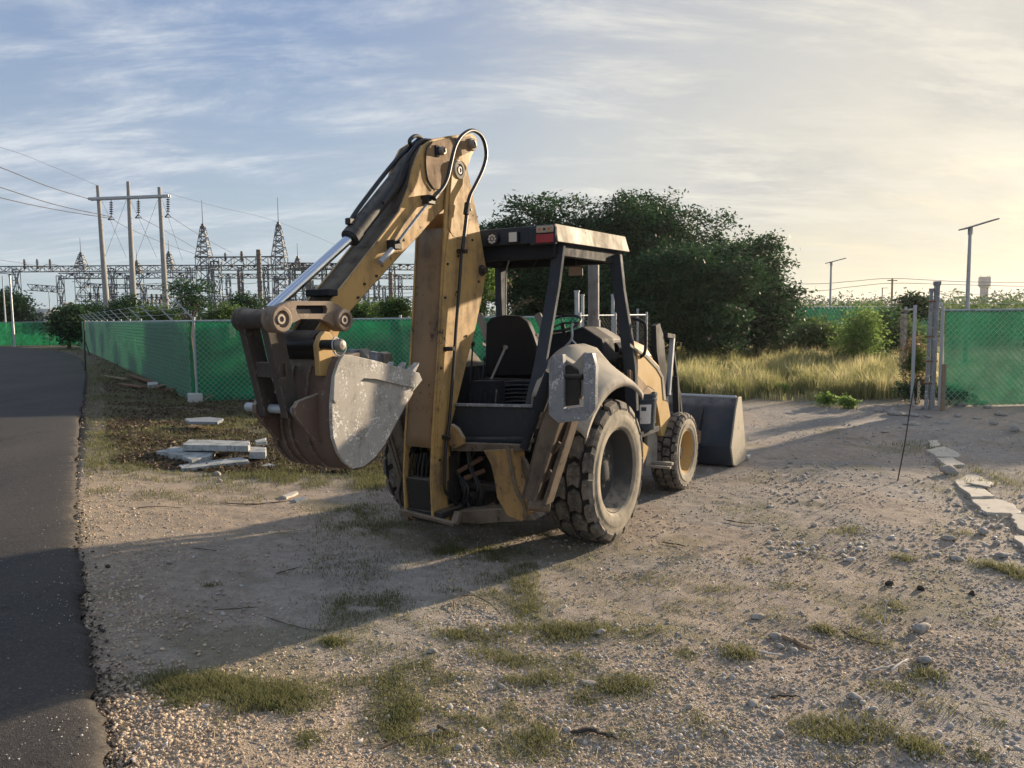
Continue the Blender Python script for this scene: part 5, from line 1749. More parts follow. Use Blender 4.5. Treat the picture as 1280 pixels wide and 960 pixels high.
# ------------------------------------------------------------------ low grass patches on the gravel
def patch(px_, py_, rx, ry, n, h, seed, mat='g'):
    rng = np.random.default_rng(seed)
    c = pg(px_, py_)
    ex = rx / F * c.y; ey = abs(pg(px_, py_ - ry).y - c.y)
    a = rng.normal(0, .62, (n, 2))
    x = c.x + a[:, 0] * ex; y = c.y + a[:, 1] * ey
    k = (fbm(x, y, 4.5, 4) + rng.normal(0, .06, n)) > (.40 if seed < 112 else .45)
    h = h * .8
    x, y = x[k], y[k]
    return np.stack([x, y, gh(x, y) - .003], -1), h * rng.uniform(.4, 1.2, len(x))
PT = []
rs_ = random.Random(12)
spec = [(250, 880, 62, 14, 4200, .055), (340, 892, 48, 18, 3600, .06), (230, 905, 16, 9, 500, .04), (300, 930, 20, 9, 400, .035), (385, 945, 16, 10, 450, .035),
        (415, 815, 14, 5, 500, .045), (600, 797, 36, 9, 1500, .04), (700, 793, 62, 11, 3000, .045), (660, 765, 22, 12, 800, .04), (655, 740, 20, 16, 900, .05), (640, 835, 26, 12, 900, .04),
        (505, 905, 22, 20, 1500, .045), (490, 870, 22, 22, 900, .035), (490, 935, 18, 14, 700, .04), (545, 840, 26, 8, 500, .03), (615, 900, 32, 18, 1100, .04), (668, 930, 30, 18, 1100, .045),
        (780, 862, 40, 13, 1500, .04), (730, 880, 16, 8, 400, .03), (920, 818, 22, 8, 900, .05), (1040, 915, 42, 16, 1300, .045), (1160, 845, 22, 8, 600, .045), (1030, 790, 12, 5, 300, .04), (855, 820, 14, 8, 300, .03),
        (1150, 940, 22, 12, 500, .05), (1255, 715, 26, 12, 900, .07), (1130, 700, 14, 6, 250, .06), (590, 688, 42, 9, 1500, .05), (560, 694, 20, 5, 500, .06), (655, 705, 40, 14, 1200, .05), (470, 660, 60, 9, 1500, .05),
        (445, 640, 40, 7, 900, .06), (475, 600, 30, 12, 2600, .10), (455, 585, 40, 8, 2600, .10), (345, 595, 34, 8, 1400, .10), (380, 605, 40, 7, 900, .08), (300, 600, 40, 8, 900, .07), (150, 590, 60, 14, 1400, .07), (130, 560, 50, 16, 1500, .08), (230, 550, 80, 14, 2600, .08),
        (160, 525, 60, 10, 1700, .10), (300, 525, 60, 14, 3000, .12), (420, 560, 60, 18, 3000, .13), (470, 545, 40, 16, 1500, .12), (150, 605, 30, 8, 500, .05), (120, 630, 20, 10, 300, .05), (265, 748, 12, 4, 200, .03), (600, 655, 30, 6, 500, .05),
        (1240, 600, 40, 16, 900, .09), (1150, 560, 40, 6, 300, .08), (945, 700, 22, 5, 200, .04), (200, 455, 90, 8, 1600, .14), (60, 439, 60, 3, 900, .14), (130, 480, 12, 14, 900, .2), (115, 505, 10, 10, 400, .15)]
spec = [(a_, b_, c_, d_, int(n_ * 1.15), h_) for a_, b_, c_, d_, n_, h_ in spec]
for _ in range(90):
    y_ = rs_.uniform(610, 955)
    spec.append((rs_.uniform(380, 1270), y_, rs_.uniform(10, 46), rs_.uniform(4, 16), rs_.randint(50, 330), rs_.uniform(.025, .05)))
for _ in range(26):
    spec.append((rs_.uniform(420, 720), rs_.uniform(690, 955), rs_.uniform(20, 50), rs_.uniform(8, 20), rs_.randint(200, 600), rs_.uniform(.03, .05)))
for i, s_ in enumerate(spec): PT.append(patch(*s_, 100 + i))
P_ = np.concatenate([p[0] for p in PT]); hg = np.concatenate([p[1] for p in PT])
ed = edge_dist(P_[:, 0], P_[:, 1]); k = ed > .03; P_, hg = P_[k], hg[k]
# thin untidy grass over the earth by the left fence and round the machine
rg = np.random.default_rng(61)
def thin(n, x0, x1, y0, y1, h, th_=.47, fs=.9):
    px_ = rg.uniform(x0, x1, n); py_ = rg.uniform(y0, y1, n)
    d = cf[None] + cr[None] * ((px_ - 640) / F)[:, None] - cu[None] * ((py_ - 480) / F)[:, None]
    t_ = -CAMH / d[:, 2]; x, y = d[:, 0] * t_, d[:, 1] * t_
    k = (fbm(x, y, fs, 4) + rg.normal(0, .05, n)) > th_
    x, y = x[k], y[k]
    return np.stack([x, y, gh(x, y) - .003], -1), h * rg.uniform(.3, 1.3, len(x))
for a_ in ((24000, 100, 520, 500, 600, .055, .46, 2.2), (7000, 108, 300, 462, 510, .11, .42, 1.5), (9000, 100, 330, 530, 640, .05, .52, 2.0), (4500, 390, 760, 600, 760, .03), (9000, 380, 1270, 640, 960, .028)):
    p_, h_ = thin(*a_); P_ = np.concatenate([P_, p_]); hg = np.concatenate([hg, h_])
rng = np.random.default_rng(8)
ed = edge_dist(P_[:, 0], P_[:, 1]); k = ed > .12; P_, hg = P_[k], hg[k]
P_[:, 2] += shoulder(ed[k])
dist = np.hypot(P_[:, 0], P_[:, 1])
V, Q = blades(P_, hg, .0009 + .00024 * dist, rng, 1.2)
link_mesh('ground_grass', np_mesh('ground_grass', V, Q), MAT['grass_green'], kind='stuff')

# ------------------------------------------------------------------ gravel: loose stones (uncountable)
def ico():
    t_ = (1 + 5 ** .5) / 2
    v = np.array([(-1, t_, 0), (1, t_, 0), (-1, -t_, 0), (1, -t_, 0), (0, -1, t_), (0, 1, t_), (0, -1, -t_), (0, 1, -t_), (t_, 0, -1), (t_, 0, 1), (-t_, 0, -1), (-t_, 0, 1)], float)
    v /= np.linalg.norm(v[0])
    f = np.array([(0, 11, 5), (0, 5, 1), (0, 1, 7), (0, 7, 10), (0, 10, 11), (1, 5, 9), (5, 11, 4), (11, 10, 2), (10, 7, 6), (7, 1, 8), (3, 9, 4), (3, 4, 2), (3, 2, 6), (3, 6, 8), (3, 8, 9), (4, 9, 5), (2, 4, 11), (6, 2, 10), (8, 6, 7), (9, 8, 1)])
    return v, f
def octa():
    v = np.array([(1, 0, 0), (-1, 0, 0), (0, 1, 0), (0, -1, 0), (0, 0, 1), (0, 0, -1)], float)
    f = np.array([(0, 2, 4), (2, 1, 4), (1, 3, 4), (3, 0, 4)])
    return v, f


def scatter(x, y, size, rng, shape='ico', embed=.35):
    if shape == 'ico' and len(x) > 4000:
        big_ = size > .0058
        V1, T1 = scatter(x[big_], y[big_], size[big_], rng, 'big', embed)
        V2, T2 = scatter(x[~big_], y[~big_], size[~big_], rng, 'octa', embed)
        return np.concatenate([V1, V2]), np.concatenate([T1, T2 + len(V1)])
    v, f = octa() if shape == 'octa' else ico()
    n = len(x); m = len(v)
    J = v[None] * (1 + rng.uniform(-.42, .38, (n, m, 1)))
    sc = np.stack([rng.uniform(.7, 1.3, n), rng.uniform(.55, 1.0, n), rng.uniform(.35, .75, n)], -1)
    J = J * sc[:, None, :] * size[:, None, None]
    th = rng.uniform(0, 2 * pi, n); c, s = np.cos(th)[:, None], np.sin(th)[:, None]
    tl = rng.normal(0, .3, n); ct, st_ = np.cos(tl)[:, None], np.sin(tl)[:, None]
    X0, Y0, Z0 = J[..., 0], J[..., 1], J[..., 2]
    X1, Z1 = X0 * ct - Z0 * st_, X0 * st_ + Z0 * ct
    J = np.stack([X1 * c - Y0 * s, X1 * s + Y0 * c, Z1], -1)
    z = gh(x, y)
    ed = edge_dist(x, y)
    z = z + shoulder(ed)
    C = np.stack([x, y, z + size * sc[:, 2] * (1 - embed * 2) * .5], -1)
    V = (J + C[:, None, :]).reshape(-1, 3)
    T = (f[None] + (np.arange(n) * m)[:, None, None]).reshape(-1, 3)
    return V, T


rng = np.random.default_rng(21)
def screen_pts(n, x0, x1, y0, y1, power=1.0):
    """ground points spread evenly over a photo region (dense near, thin far)"""
    px_ = rng.uniform(x0, x1, n); py_ = y0 + (y1 - y0) * rng.random(n) ** power
    d = cf[None] + cr[None] * ((px_ - 640) / F)[:, None] - cu[None] * ((py_ - 480) / F)[:, None]
    t_ = -CAMH / d[:, 2]
    return d[:, 0] * t_, d[:, 1] * t_
# tan gravel on the road shoulder and the left half
x, y = screen_pts(100000, -60, 760, 500, 1010)
ed = edge_dist(x, y)
prob = np.clip(1.15 * np.exp(-np.clip(ed, 0, 9) / .9), .28, 1) * (ed > -.02)
prob *= np.clip(.55 + 1.4 * (fbm(x, y, 1.6, 3) - .45) * 2.2, .12, 1.2)
g = np.exp(-(((x + .9) / 1.5) ** 2 + ((y - 5.5) / 1.0) ** 2)); prob *= (1 - .75 * g) * (1 - .6 * tracks(x, y))
k = rng.random(len(x)) < prob; x, y, ed = x[k], y[k], ed[k]
sz = (.0024 + .0078 * rng.random(len(x)) ** 2.8) * (1 + .45 * np.exp(-ed / .6)) * (1 + .04 * y)
V, T = scatter(x, y, sz, rng); link_mesh('gravel', np_mesh('gravel', V, T), MAT['pebble'], kind='stuff')
# greyer crushed stone on the right
x, y = screen_pts(70000, 560, 1400, 500, 1010)
prob = np.clip(.52 + 1.4 * (fbm(x, y, 1.3, 3) - .45) * 2.6, .06, 1.1) * (1 - .75 * tracks(x, y))
k = rng.random(len(x)) < prob; x, y = x[k], y[k]
sz = (.0026 + .0085 * rng.random(len(x)) ** 3.2) * (1 + .05 * y)
k = rng.random(len(x)) < .68
V, T = scatter(x[k], y[k], sz[k], rng); link_mesh('gravel', np_mesh('gravel', V, T), MAT['pebble'], kind='stuff')
V, T = scatter(x[~k], y[~k], sz[~k] * 1.1, rng); link_mesh('crushed_stone', np_mesh('crushed_stone', V, T), MAT['pebble_grey'], kind='stuff')
# coarser rubble towards the far right
x, y = screen_pts(3000, 960, 1330, 505, 700)
k = rng.random(len(x)) < np.clip((fbm(x, y, .9, 3) - .40) * 3, 0.08, 1); x, y = x[k], y[k]
V, T = scatter(x, y, .008 + .026 * rng.random(len(x)) ** 2.5, rng); link_mesh('rubble', np_mesh('rubble', V, T), MAT['pebble_grey'], kind='stuff')
x, y = screen_pts(1500, 130, 1280, 600, 1000)
V, T = scatter(x, y, .009 + .012 * rng.random(len(x)) ** 3, rng); link_mesh('gravel', np_mesh('gravel', V, T), MAT['pebble_grey'], kind='stuff')
# loose grit thrown onto the asphalt
x, y = screen_pts(3600, -60, 140, 560, 1010)
ed = edge_dist(x, y)
k = (ed < -.03) & (rng.random(len(x)) < .03 + .5 * np.exp(ed / .15)); x, y = x[k], y[k]
V, T = scatter(x, y, .0025 + .004 * rng.random(len(x)) ** 2, rng)
V[:, 2] += RH - .135 + .002
link_mesh('grit', np_mesh('grit', V, T), MAT['pebble_grey'], kind='stuff')
# crumbled asphalt along the road edge
x, y = screen_pts(30000, 60, 170, 560, 1010)
ed = edge_dist(x, y)
k = (ed > -.04) & (ed < .16) & (rng.random(len(x)) < .8 * np.exp(-np.clip(ed, 0, 1) / .05)); x, y = x[k][:1500], y[k][:1500]
V, T = scatter(x, y, .004 + .011 * rng.random(len(x)) ** 2.5, rng); V[:, 2] += .012
link_mesh('asphalt_crumbs', np_mesh('asphalt_crumbs', V, T), MAT['asphalt'], kind='stuff')
# dry stalks and litter
n = 2600
x, y = screen_pts(n, 130, 1280, 505, 990)
k = edge_dist(x, y) > .05; x, y = x[k], y[k]
th = rng.uniform(0, 2 * pi, len(x)); L = rng.uniform(.02, .09, len(x))
z = gh(x, y) + shoulder(edge_dist(x, y)) + .008
segs = np.stack([np.stack([x, y, z], -1), np.stack([x + np.cos(th) * L, y + np.sin(th) * L, z + rng.uniform(-.002, .01, len(x))], -1)], 1)
V, T = prism_wires(segs, .0016); link_mesh('dry_litter', np_mesh('dry_litter', V, T), MAT['straw'], kind='stuff')
# leaf litter by the fence
x, y = screen_pts(52000, 80, 540, 440, 592, .8)
k = (edge_dist(x, y) > .5) & (fbm(x, y, 1.7, 3) + .07 * rng.normal(0, 1, len(x)) > .40) & (y > 9.4); x, y = x[k], y[k]
C = np.stack([x, y, gh(x, y) + shoulder(edge_dist(x, y)) + .015], -1)
V, Q = leaves(C, 2, .05, .085, rng, .2); link_mesh('leaf_litter', np_mesh('leaf_litter', V, Q), MAT['leaf_dry_dark'], kind='stuff')

# ------------------------------------------------------------------ single stones, sticks and slabs
def rock(px_, py_, w_px, h_k, label, seed, mat='rock', name='stone', cat='stone', group=None, depth=.7):
    q = pg(px_, py_)
    s = w_px / F * q.y / 2
    bm_r = np.random.default_rng(seed)
    v, f = ico()
    # one subdivision
    vs = [tuple(a) for a in v]; cache = {}; fs = []
    def mid(a, b_):
        key = (min(a, b_), max(a, b_))
        if key not in cache:
            m = np.array(vs[a]) + np.array(vs[b_]); m /= np.linalg.norm(m); vs.append(tuple(m)); cache[key] = len(vs) - 1
        return cache[key]
    for a, b_, c in f:
        ab, bc, ca = mid(a, b_), mid(b_, c), mid(c, a)
        fs += [(a, ab, ca), (b_, bc, ab), (c, ca, bc), (ab, bc, ca)]
    v = np.array(vs) * (1 + bm_r.uniform(-.16, .16, (len(vs), 1)))
    # chop with random planes for facets
    for k in range(5):
        nrm = bm_r.normal(0, 1, 3); nrm /= np.linalg.norm(nrm); d = bm_r.uniform(.55, .8)
        dd = v @ nrm; v = v - np.clip(dd - d, 0, None)[:, None] * nrm
    v = v * [s, s * depth, s * h_k]
    me = np_mesh(name, v, np.array(fs))
    o = link_mesh(name, me, MAT[mat], loc=(q.x, q.y, gz(q.x, q.y) + s * h_k * .45), rot=(0, 0, bm_r.uniform(0, 3)))
    return tag(o, label, cat, group)
ROCKS = [
    (1152, 789, 30, .5, 'grey wedge-shaped stone alone on the gravel near the frame edge'),
    (1155, 829, 20, .7, 'rounded pinkish stone just below the grey wedge-shaped one'),
    (946, 772, 20, .4, 'white flat stone beside the half-buried stick'),
    (942, 883, 26, .3, 'flat pale stone lying near the bottom, below the green tuft'),
    (862, 890, 13, .8, 'small grey pebble near the fallen dark bark'),
    (852, 942, 13, .8, 'white round pebble at the lower edge of the frame'),
    (975, 922, 14, .8, 'bluish stone low down, between two grass tufts'),
    (1068, 877, 20, .5, 'cluster stone of white limestone under the dry sticks'),
    (1078, 884, 12, .5, 'small chip touching the white limestone stone'),
    (1080, 924, 9, .7, 'tiny bright pebble below the white limestone stone'),
    (735, 859, 26, .3, 'flat sandy stone among short grass'),
    (627, 868, 12, .7, 'chunky white pebble left of the sandy flat stone'),
    (572, 866, 10, .7, 'small pale pebble among the weeds in the centre foreground'),
    (750, 796, 16, .6, 'brown stone beside the long grass strip'),
    (540, 822, 14, .5, 'pale stone just outside the machine shadow edge'),
    (1215, 742, 12, .7, 'grey stone lying by the dark pebble near the right edge'),
    (1150, 737, 11, .8, 'nearly black pebble on the gravel'),
    (1112, 731, 12, .8, 'grey-brown pebble in front of the black one'),
    (1216, 830, 10, .7, 'pebble close to the frame edge below the wedge stone'),
    (975, 810, 14, .7, 'white stone at the end of the half-buried stick'),
    (990, 816, 16, .7, 'second white stone at the half-buried stick, nearer the frame edge'),
    (969, 797, 18, .6, 'brown lump in the small rubble heap'),
    (1252, 696, 18, .6, 'flat grey stone at the foot of the broken kerb slabs'),
    (1228, 668, 18, .6, 'grey stone leaning against the broken kerb slabs'),
    (1246, 681, 14, .6, 'small grey stone between the two by the broken kerb'),
    (1195, 700, 20, .4, 'low grey lump in the rubble left of the kerb stones'),
    (1187, 676, 22, .4, 'angular grey lump amid the crushed stone'),
    (272, 597, 12, .7, 'cream stone on the sunlit gravel below the concrete slabs'),
    (256, 599, 7, .7, 'tiny brown stone touching the cream stone'),
    (274, 608, 10, .7, 'bright yellowish stone just below the cream one'),
    (212, 722, 12, .6, 'brown clod on the shoulder by the asphalt edge'),
    (136, 733, 8, .7, 'dark pebble touching the asphalt edge'),
    (172, 886, 10, .7, 'bluish pebble on the shoulder above the grass patch'),
]
for i, (x, y, w, hk, lb) in enumerate(ROCKS):
    rock(x, y, w, hk, lb, 300 + i, 'rock' if 'black' not in lb and 'dark pebble' not in lb else 'charred')
# bigger boulder by the path
rock(1187, 592, 27, .55, 'round grey-brown boulder resting against the broken path slabs', 350, 'rock', depth=.9, name='boulder', cat='boulder')

def slab(name, pts_px, zt, th, mat, label, cat, tilt=0, group=None):
    """flat slab from photo outline of its top face at height zt"""
    P0_ = [pg(x, y, zt) for x, y in pts_px]
    rj = random.Random(int(pts_px[0][0] * 13 + pts_px[0][1]))
    P3 = []
    for i in range(len(P0_)):
        a_, e_ = P0_[i], P0_[(i + 1) % len(P0_)]
        nk = 5 if (e_ - a_).length > .25 else 2
        for j in range(nk):
            q_ = a_.lerp(e_, j / nk)
            am = min(.022, (e_ - a_).length * .05) * (1 if j else .5)
            P3.append(q_ + Vector((rj.uniform(-am, am), rj.uniform(-am, am), 0)))
    c = sum(P3, Vector()) / len(P3)
    b = B(); b.ext([p - c for p in P3], (0, 0, -th))
    o = b.build(name, MAT[mat], None, bevel=.008); o.location = c
    if tilt: o.rotation_euler = (tilt, 0, 0)
    return tag(o, label, cat)
slab('concrete_beam', [(236, 549), (311, 551), (311, 557.5), (229, 556)], .25, .085, 'conc_white', 'uppermost long concrete beam of the pile on the grass', 'concrete beam')
slab('concrete_beam', [(196, 564), (218, 558), (268, 563), (262, 570), (240, 575), (228, 569)], .145, .10, 'conc_white', 'broken concrete beam underneath the pile, jutting out at its left end', 'concrete beam')
slab('concrete_beam', [(222, 581), (298, 571), (310, 573.5), (311, 576), (228, 585.5)], .09, .09, 'conc_white', 'long mossy concrete beam lying at the front of the pile', 'concrete beam')
slab('concrete_beam', [(312, 558), (332, 559), (332, 565), (311, 565)], .16, .10, 'conc_white', 'concrete beam end sticking out between the pile and the bucket', 'concrete beam')
slab('concrete_fragment', [(325, 582), (336, 579), (346, 581), (338, 583)], .05, .04, 'conc_white', 'thin concrete flake on the grass below the digging bucket', 'concrete fragment')
slab('concrete_fragment', [(318, 550), (333, 547), (334, 552), (320, 553)], .2, .05, 'conc_white', 'small white concrete piece tucked behind the digging bucket', 'concrete fragment')
slab('timber_board', [(230, 523), (262, 521), (280, 523), (272, 527.5), (236, 527)], .20, .05, 'plank', 'grey plank propped over another on the leaf litter', 'board')
slab('timber_board', [(215, 538), (240, 530), (268, 534), (262, 538)], .05, .04, 'wood', 'brownish plank lying flat under the propped grey one', 'board')
slab('wood_chip', [(353, 619), (370, 613), (373, 615), (358, 622)], .04, .03, 'whitewood', 'pale split wood piece on the grass edge beneath the bucket', 'wood piece')
slab('wood_chip', [(366, 624), (380, 620), (384, 623), (370, 627)], .035, .03, 'plank', 'smaller grey wood piece beside the pale split one', 'wood piece')
slab('cinder_block', [(184, 478), (196, 477), (198, 480), (186, 481)], .18, .20, 'concrete', 'grey block standing by the left fence amid dark debris', 'block')
# rotten planks and debris along the left fence
for i, (a, c_, lb) in enumerate((((160, 468), (192, 478), 'reddish board leaning low along the left fence'), ((196, 484), (226, 477), 'dark burnt board by the fence corner footing'), ((205, 487), (222, 486), 'short charred stick under the burnt board'), ((130, 470), (158, 474), 'brown plank farther along the left fence'), ((150, 480), (180, 484), 'thin brown lath lying parallel to the left fence'))):
    p0 = pg(*a, .12); p1 = pg(*c_, .16); b = B(); b.bar((0, 0, 0), p1 - p0, .16, .05); o = b.build('debris_board', MAT['rust'] if i % 2 == 0 else MAT['wood'], None, bevel=.005); o.location = p0; tag(o, lb, 'board')
TL = ['dry twig leaning at the fence corner footing, thick middle one', 'dry twig at the fence corner leaning outward over the grass', 'longest dry twig leaning at the fence corner', 'steepest dry twig at the fence corner footing', 'nearly flat dry twig across the base of the fence corner bundle']
for i, (a, c_) in enumerate((((248, 502), (262, 492)), ((251, 503), (266, 494)), ((246, 501), (268, 489)), ((254, 502), (258, 490)), ((243, 500), (270, 497)))):
    p0 = pg(*a, .02); p1 = pY(*c_, p0.y + .1 * i)
    poly_stick('twig', [p0, p1], .012, 'wood', TL[i], 'twig', 'twigs piled at the fence corner')
# leaning iron rods beside the asphalt
for (x0, y0, x1, y1, Y, lb) in ((107, 468, 105, 400, 29, 'thin upright dark rod at the asphalt edge near the fence'), (113, 447, 106, 425, 40, 'thin leaning rod farther along the asphalt edge')):
    p0 = pg(x0, y0); t_ = pY(x1, y1, p0.y); poly_stick('iron_rod', [p0, t_], .03, 'black', lb, 'iron rod')

# broken concrete path at the right
path = [
    ([(1160, 550), (1172, 549), (1174, 557), (1164, 559)], 'far broken slab of the pale concrete path by the fence'),
    ([(1158, 562), (1180, 558), (1200, 566), (1196, 571), (1170, 570)], 'second broken path slab, just before the boulder'),
    ([(1170, 573), (1192, 572), (1206, 580), (1184, 581)], 'thin cracked path slab right beside the boulder'),
    ([(1192, 600), (1214, 588), (1243, 603), (1240, 606), (1222, 604), (1244, 622), (1213, 623)], 'large tilted grey path slab with the overlapping corner'),
    ([(1214, 624), (1247, 623), (1270, 631), (1279, 642), (1232, 640)], 'wide sandy path slab next to the large tilted one'),
    ([(1262, 642), (1290, 645), (1310, 662), (1284, 668), (1270, 655)], 'sandy path slab cut by the frame edge, upper one'),
    ([(1268, 668), (1310, 670), (1330, 700), (1285, 695)], 'sandy path slab cut by the frame edge, lower one'),
]
for i, (pp, lb) in enumerate(path):
    slab('path_slab', pp, .022 + .006 * (i % 3), .05, 'pathslab', lb, 'path slab', tilt=.03 * ((i % 3) - 1))
slab('path_slab', [(1218, 601), (1240, 602), (1238, 608), (1206, 603)], .05, .02, 'pathslab', 'thin broken flake lying on top of the tilted path slab', 'path slab')
# rubble pieces near the gate post
RBL = ['squat grey rubble lump farthest from the gate post, by the dry grass', 'broad flat rubble slab piece near the grass edge', 'thin flat rubble piece directly in front of the gate posts', 'knobbly rubble lump at the foot of the gate posts', 'uppermost block of the small rubble stack at the green fence', 'wide middle block of the small rubble stack at the green fence', 'lower block of the small rubble stack at the green fence', 'rubble lump between the wooden stake and the rubble stack', 'rubble lump just past the rubble stack', 'small rubble lump on bare ground beyond the stack', 'flat plate of rubble lying in front of the wooden stake', 'flat pale rubble plate on the gravel before the gate posts', 'grey rubble lump midway along the green fence', 'dark rounded rubble lump near the frame edge', 'low rubble piece in front of the rubble stack', 'low rubble piece between gate posts and flat plate', 'little rubble lump at the very edge of the grass', 'thin rubble sliver alone nearest the camera', 'thin rubble sliver below the rubble stack', 'low rubble lump well past the stack, under the fence']
RB = [(1100, 514, 16, .5), (1118, 518, 26, .35), (1139, 520, 22, .3), (1150, 512, 12, .6), (1205, 500, 12, .8), (1215, 497, 14, .5), (1214, 502, 16, .5), (1200, 508, 14, .6), (1228, 506, 14, .6), (1235, 511, 12, .5), (1176, 529, 22, .25), (1140, 531, 26, .22), (1242, 531, 12, .5), (1268, 540, 16, .7), (1198, 521, 14, .4), (1160, 522, 14, .4), (1125, 508, 10, .6), (1106, 541, 12, .3), (1222, 524, 14, .3), (1250, 520, 16, .4)]
for i, (x, y, w, hk) in enumerate(RB):
    rock(x, y, w, hk, RBL[i], 400 + i, 'rock', name='rubble_lump', cat='rubble', group='rubble lumps before the gate post')

# sticks
def ground_stick(pts_px, r, mat, label, lift=.012, name='stick', cat='stick', bow=0):
    P3 = []
    for i, (x, y) in enumerate(pts_px):
        p = pg(x, y); p.z = gz(p.x, p.y) + lift + (bow if 0 < i < len(pts_px) - 1 else 0); P3.append(p)
    P3 = catmull(P3, 4) if len(P3) > 2 else [P3[0], P3[0].lerp(P3[1], .35), P3[0].lerp(P3[1], .7), P3[1]]
    rs2 = random.Random(int(pts_px[0][0] * 7 + pts_px[0][1]))
    L_ = (P3[-1] - P3[0]).length
    k_ = 2.2 if mat == 'charred' else 1.0
    b = B(); n_ = len(P3)
    pts2 = [p - P3[0] + Vector((rs2.uniform(-1, 1), rs2.uniform(-1, 1), 0)) * r * .7 for p in P3]
    b.tube(pts2, [r * rs2.uniform(.6, 1.15) * (1 - .45 * i / n_) * (.35 if i in (0, n_ - 1) else 1) for i in range(n_)], 6)
    if mat == 'charred': b.v = [(v[0], v[1], (v[2]) * .55) for v in b.v]
    o = b.build(name, MAT[mat], None); o.location = P3[0]
    return tag(o, label, cat)
ground_stick([(474, 958), (505, 942), (540, 934), (562, 929)], .007, 'bark', 'long curved dark stick in the foreground at the lower edge')
ground_stick([(548, 923), (556, 927), (562, 931)], .010, 'bark', 'stubby end piece beside the long curved foreground stick')
ground_stick([(568, 770), (570, 757), (590, 752), (612, 762), (628, 776)], .006, 'bark', 'bent looping twig on the edge of the shadow', bow=.02)
ground_stick([(345, 729), (360, 724), (376, 719)], .007, 'bark', 'short dark stick within the machine shadow')
ground_stick([(268, 781), (295, 776), (325, 771)], .006, 'bark', 'straight thin stick inside the shadow near the shoulder')
ground_stick([(330, 784), (360, 794), (390, 801), (415, 801)], .005, 'bark', 'long wavy twig in the lower part of the shadow')
ground_stick([(275, 637), (310, 636), (335, 633), (365, 629)], .009, 'bark', 'long grey stick on the lit ground below the concrete beams')
ground_stick([(240, 702), (262, 703), (272, 703)], .005, 'bark', 'short twig where shadow meets the sunlit shoulder')
ground_stick([(170, 651), (195, 647), (230, 646)], .006, 'bark', 'thin pale twig on the sunny gravel by the road')
ground_stick([(715, 926), (735, 921), (755, 927), (772, 934)], .020, 'charred', 'thick dark piece of bark in the foreground', .02, 'bark_piece', 'bark')
ground_stick([(978, 798), (995, 806), (1012, 814)], .024, 'wood', 'half-buried thick brown stick in the small rubble heap', .015)
ground_stick([(941, 815), (960, 820), (980, 822)], .009, 'whitewood', 'pale straight stick pointing at the rubble heap')
ground_stick([(1050, 790), (1070, 801), (1090, 807), (1112, 809)], .007, 'bark', 'curved dark twig left of the wedge-shaped stone')
ground_stick([(1087, 842), (1105, 839), (1120, 836)], .010, 'whitewood', 'bleached stick lying across pale stones')
ground_stick([(1113, 846), (1124, 838), (1134, 830)], .011, 'whitewood', 'bleached stick pointing up beside the crossing one', .03)
ground_stick([(905, 652), (925, 655), (944, 657)], .012, 'charred', 'dark flat scrap on the gravel behind the rear wheel', .015, 'scrap', 'scrap')
ground_stick([(826, 679), (845, 682), (858, 685)], .008, 'bark', 'short brown stick to the right of the rear tyre')
ground_stick([(965, 877), (980, 874), (1000, 876)], .014, 'charred', 'broken dark board scrap among the pebbles', .015, 'scrap', 'scrap')
a = pg(1106, 780); poly_stick('dry_stalk', [a, a + Vector((.01, .02, .10)), a + Vector((.03, .02, .16))], .004, 'whitewood', 'upright bleached stalk poking from the gravel', 'stalk')
a = pg(988, 774); poly_stick('dry_stalk', [a, a + Vector((.02, .02, .07)), a + Vector((.05, .02, .11))], .003, 'whitewood', 'small leaning dry stalk above the rubble heap', 'stalk')
a = pg(566, 889); b = B(); b.ext([(0, 0, 0), (.03, .004, 0), (.028, .018, .004), (.004, .014, .006)], (0, 0, .003)); o = b.build('litter_scrap', MAT['lens_red_lit'], None); o.location = a + Vector((0, 0, .015)); tag(o, 'tiny red plastic scrap between grass tufts', 'litter')

# ------------------------------------------------------------------ concrete pole structure
YP = 62
R = empty('power_pole_structure', pY(170, 400, YP) * Vector((1, 1, 0)) if False else Vector((pY(170, 400, YP).x, YP, 0)), 0, label='three concrete poles joined by a crossarm carrying the power lines', cat='power pole')
RO = R.location.copy()
for (xt, yt, xb) in ((122, 232, 134), (160, 227, 168), (199, 234, 208)):
    t_ = pY(xt, yt, YP); bt = pY(xb, 392, YP)
    d = (t_ - bt); g_ = bt - d * (bt.z / d.z)
    b = B(); b.tube([g_ - RO, t_ - RO], [.27, .13], 14); b.build('pole', MAT['polecon'], R)
a = pY(112, 249, YP) - RO; c_ = pY(212, 245, YP) - RO
b = B(); b.bar(a + Vector((0, -.18, 0)), c_ + Vector((0, -.18, 0)), .12, .20); b.build('crossarm', MAT['galv'], R, bevel=.01)
b = B(); b.bar(a + Vector((0, .18, 0)), c_ + Vector((0, .18, 0)), .12, .20); b.build('crossarm', MAT['galv'], R, bevel=.01)
INS = []
for (x, y0, y1) in ((139, 250, 272), (173, 249, 270), (210, 246, 269)):
    p0 = pY(x, y0, YP) - RO; p1 = pY(x, y1, YP) - RO
    b = B(); b.cyl(p0, p1, .03, 6); n_ = 6
    for k in range(n_):
        c0 = p0.lerp(p1, .15 + .75 * k / n_); b.lathe(c0, (0, 0, 1), [(-.05, .04), (-.04, .13), (0, .15), (.06, .04)], 12)
    b.tube([p1 + Vector((-.25, 0, -.15)), p1 + Vector((0, 0, .12)), p1 + Vector((.25, 0, -.15)), p1 + Vector((-.25, 0, -.15))], .05, 6)
    b.build('insulator_string', MAT['sub_dark'], R); INS.append(p1 + RO)
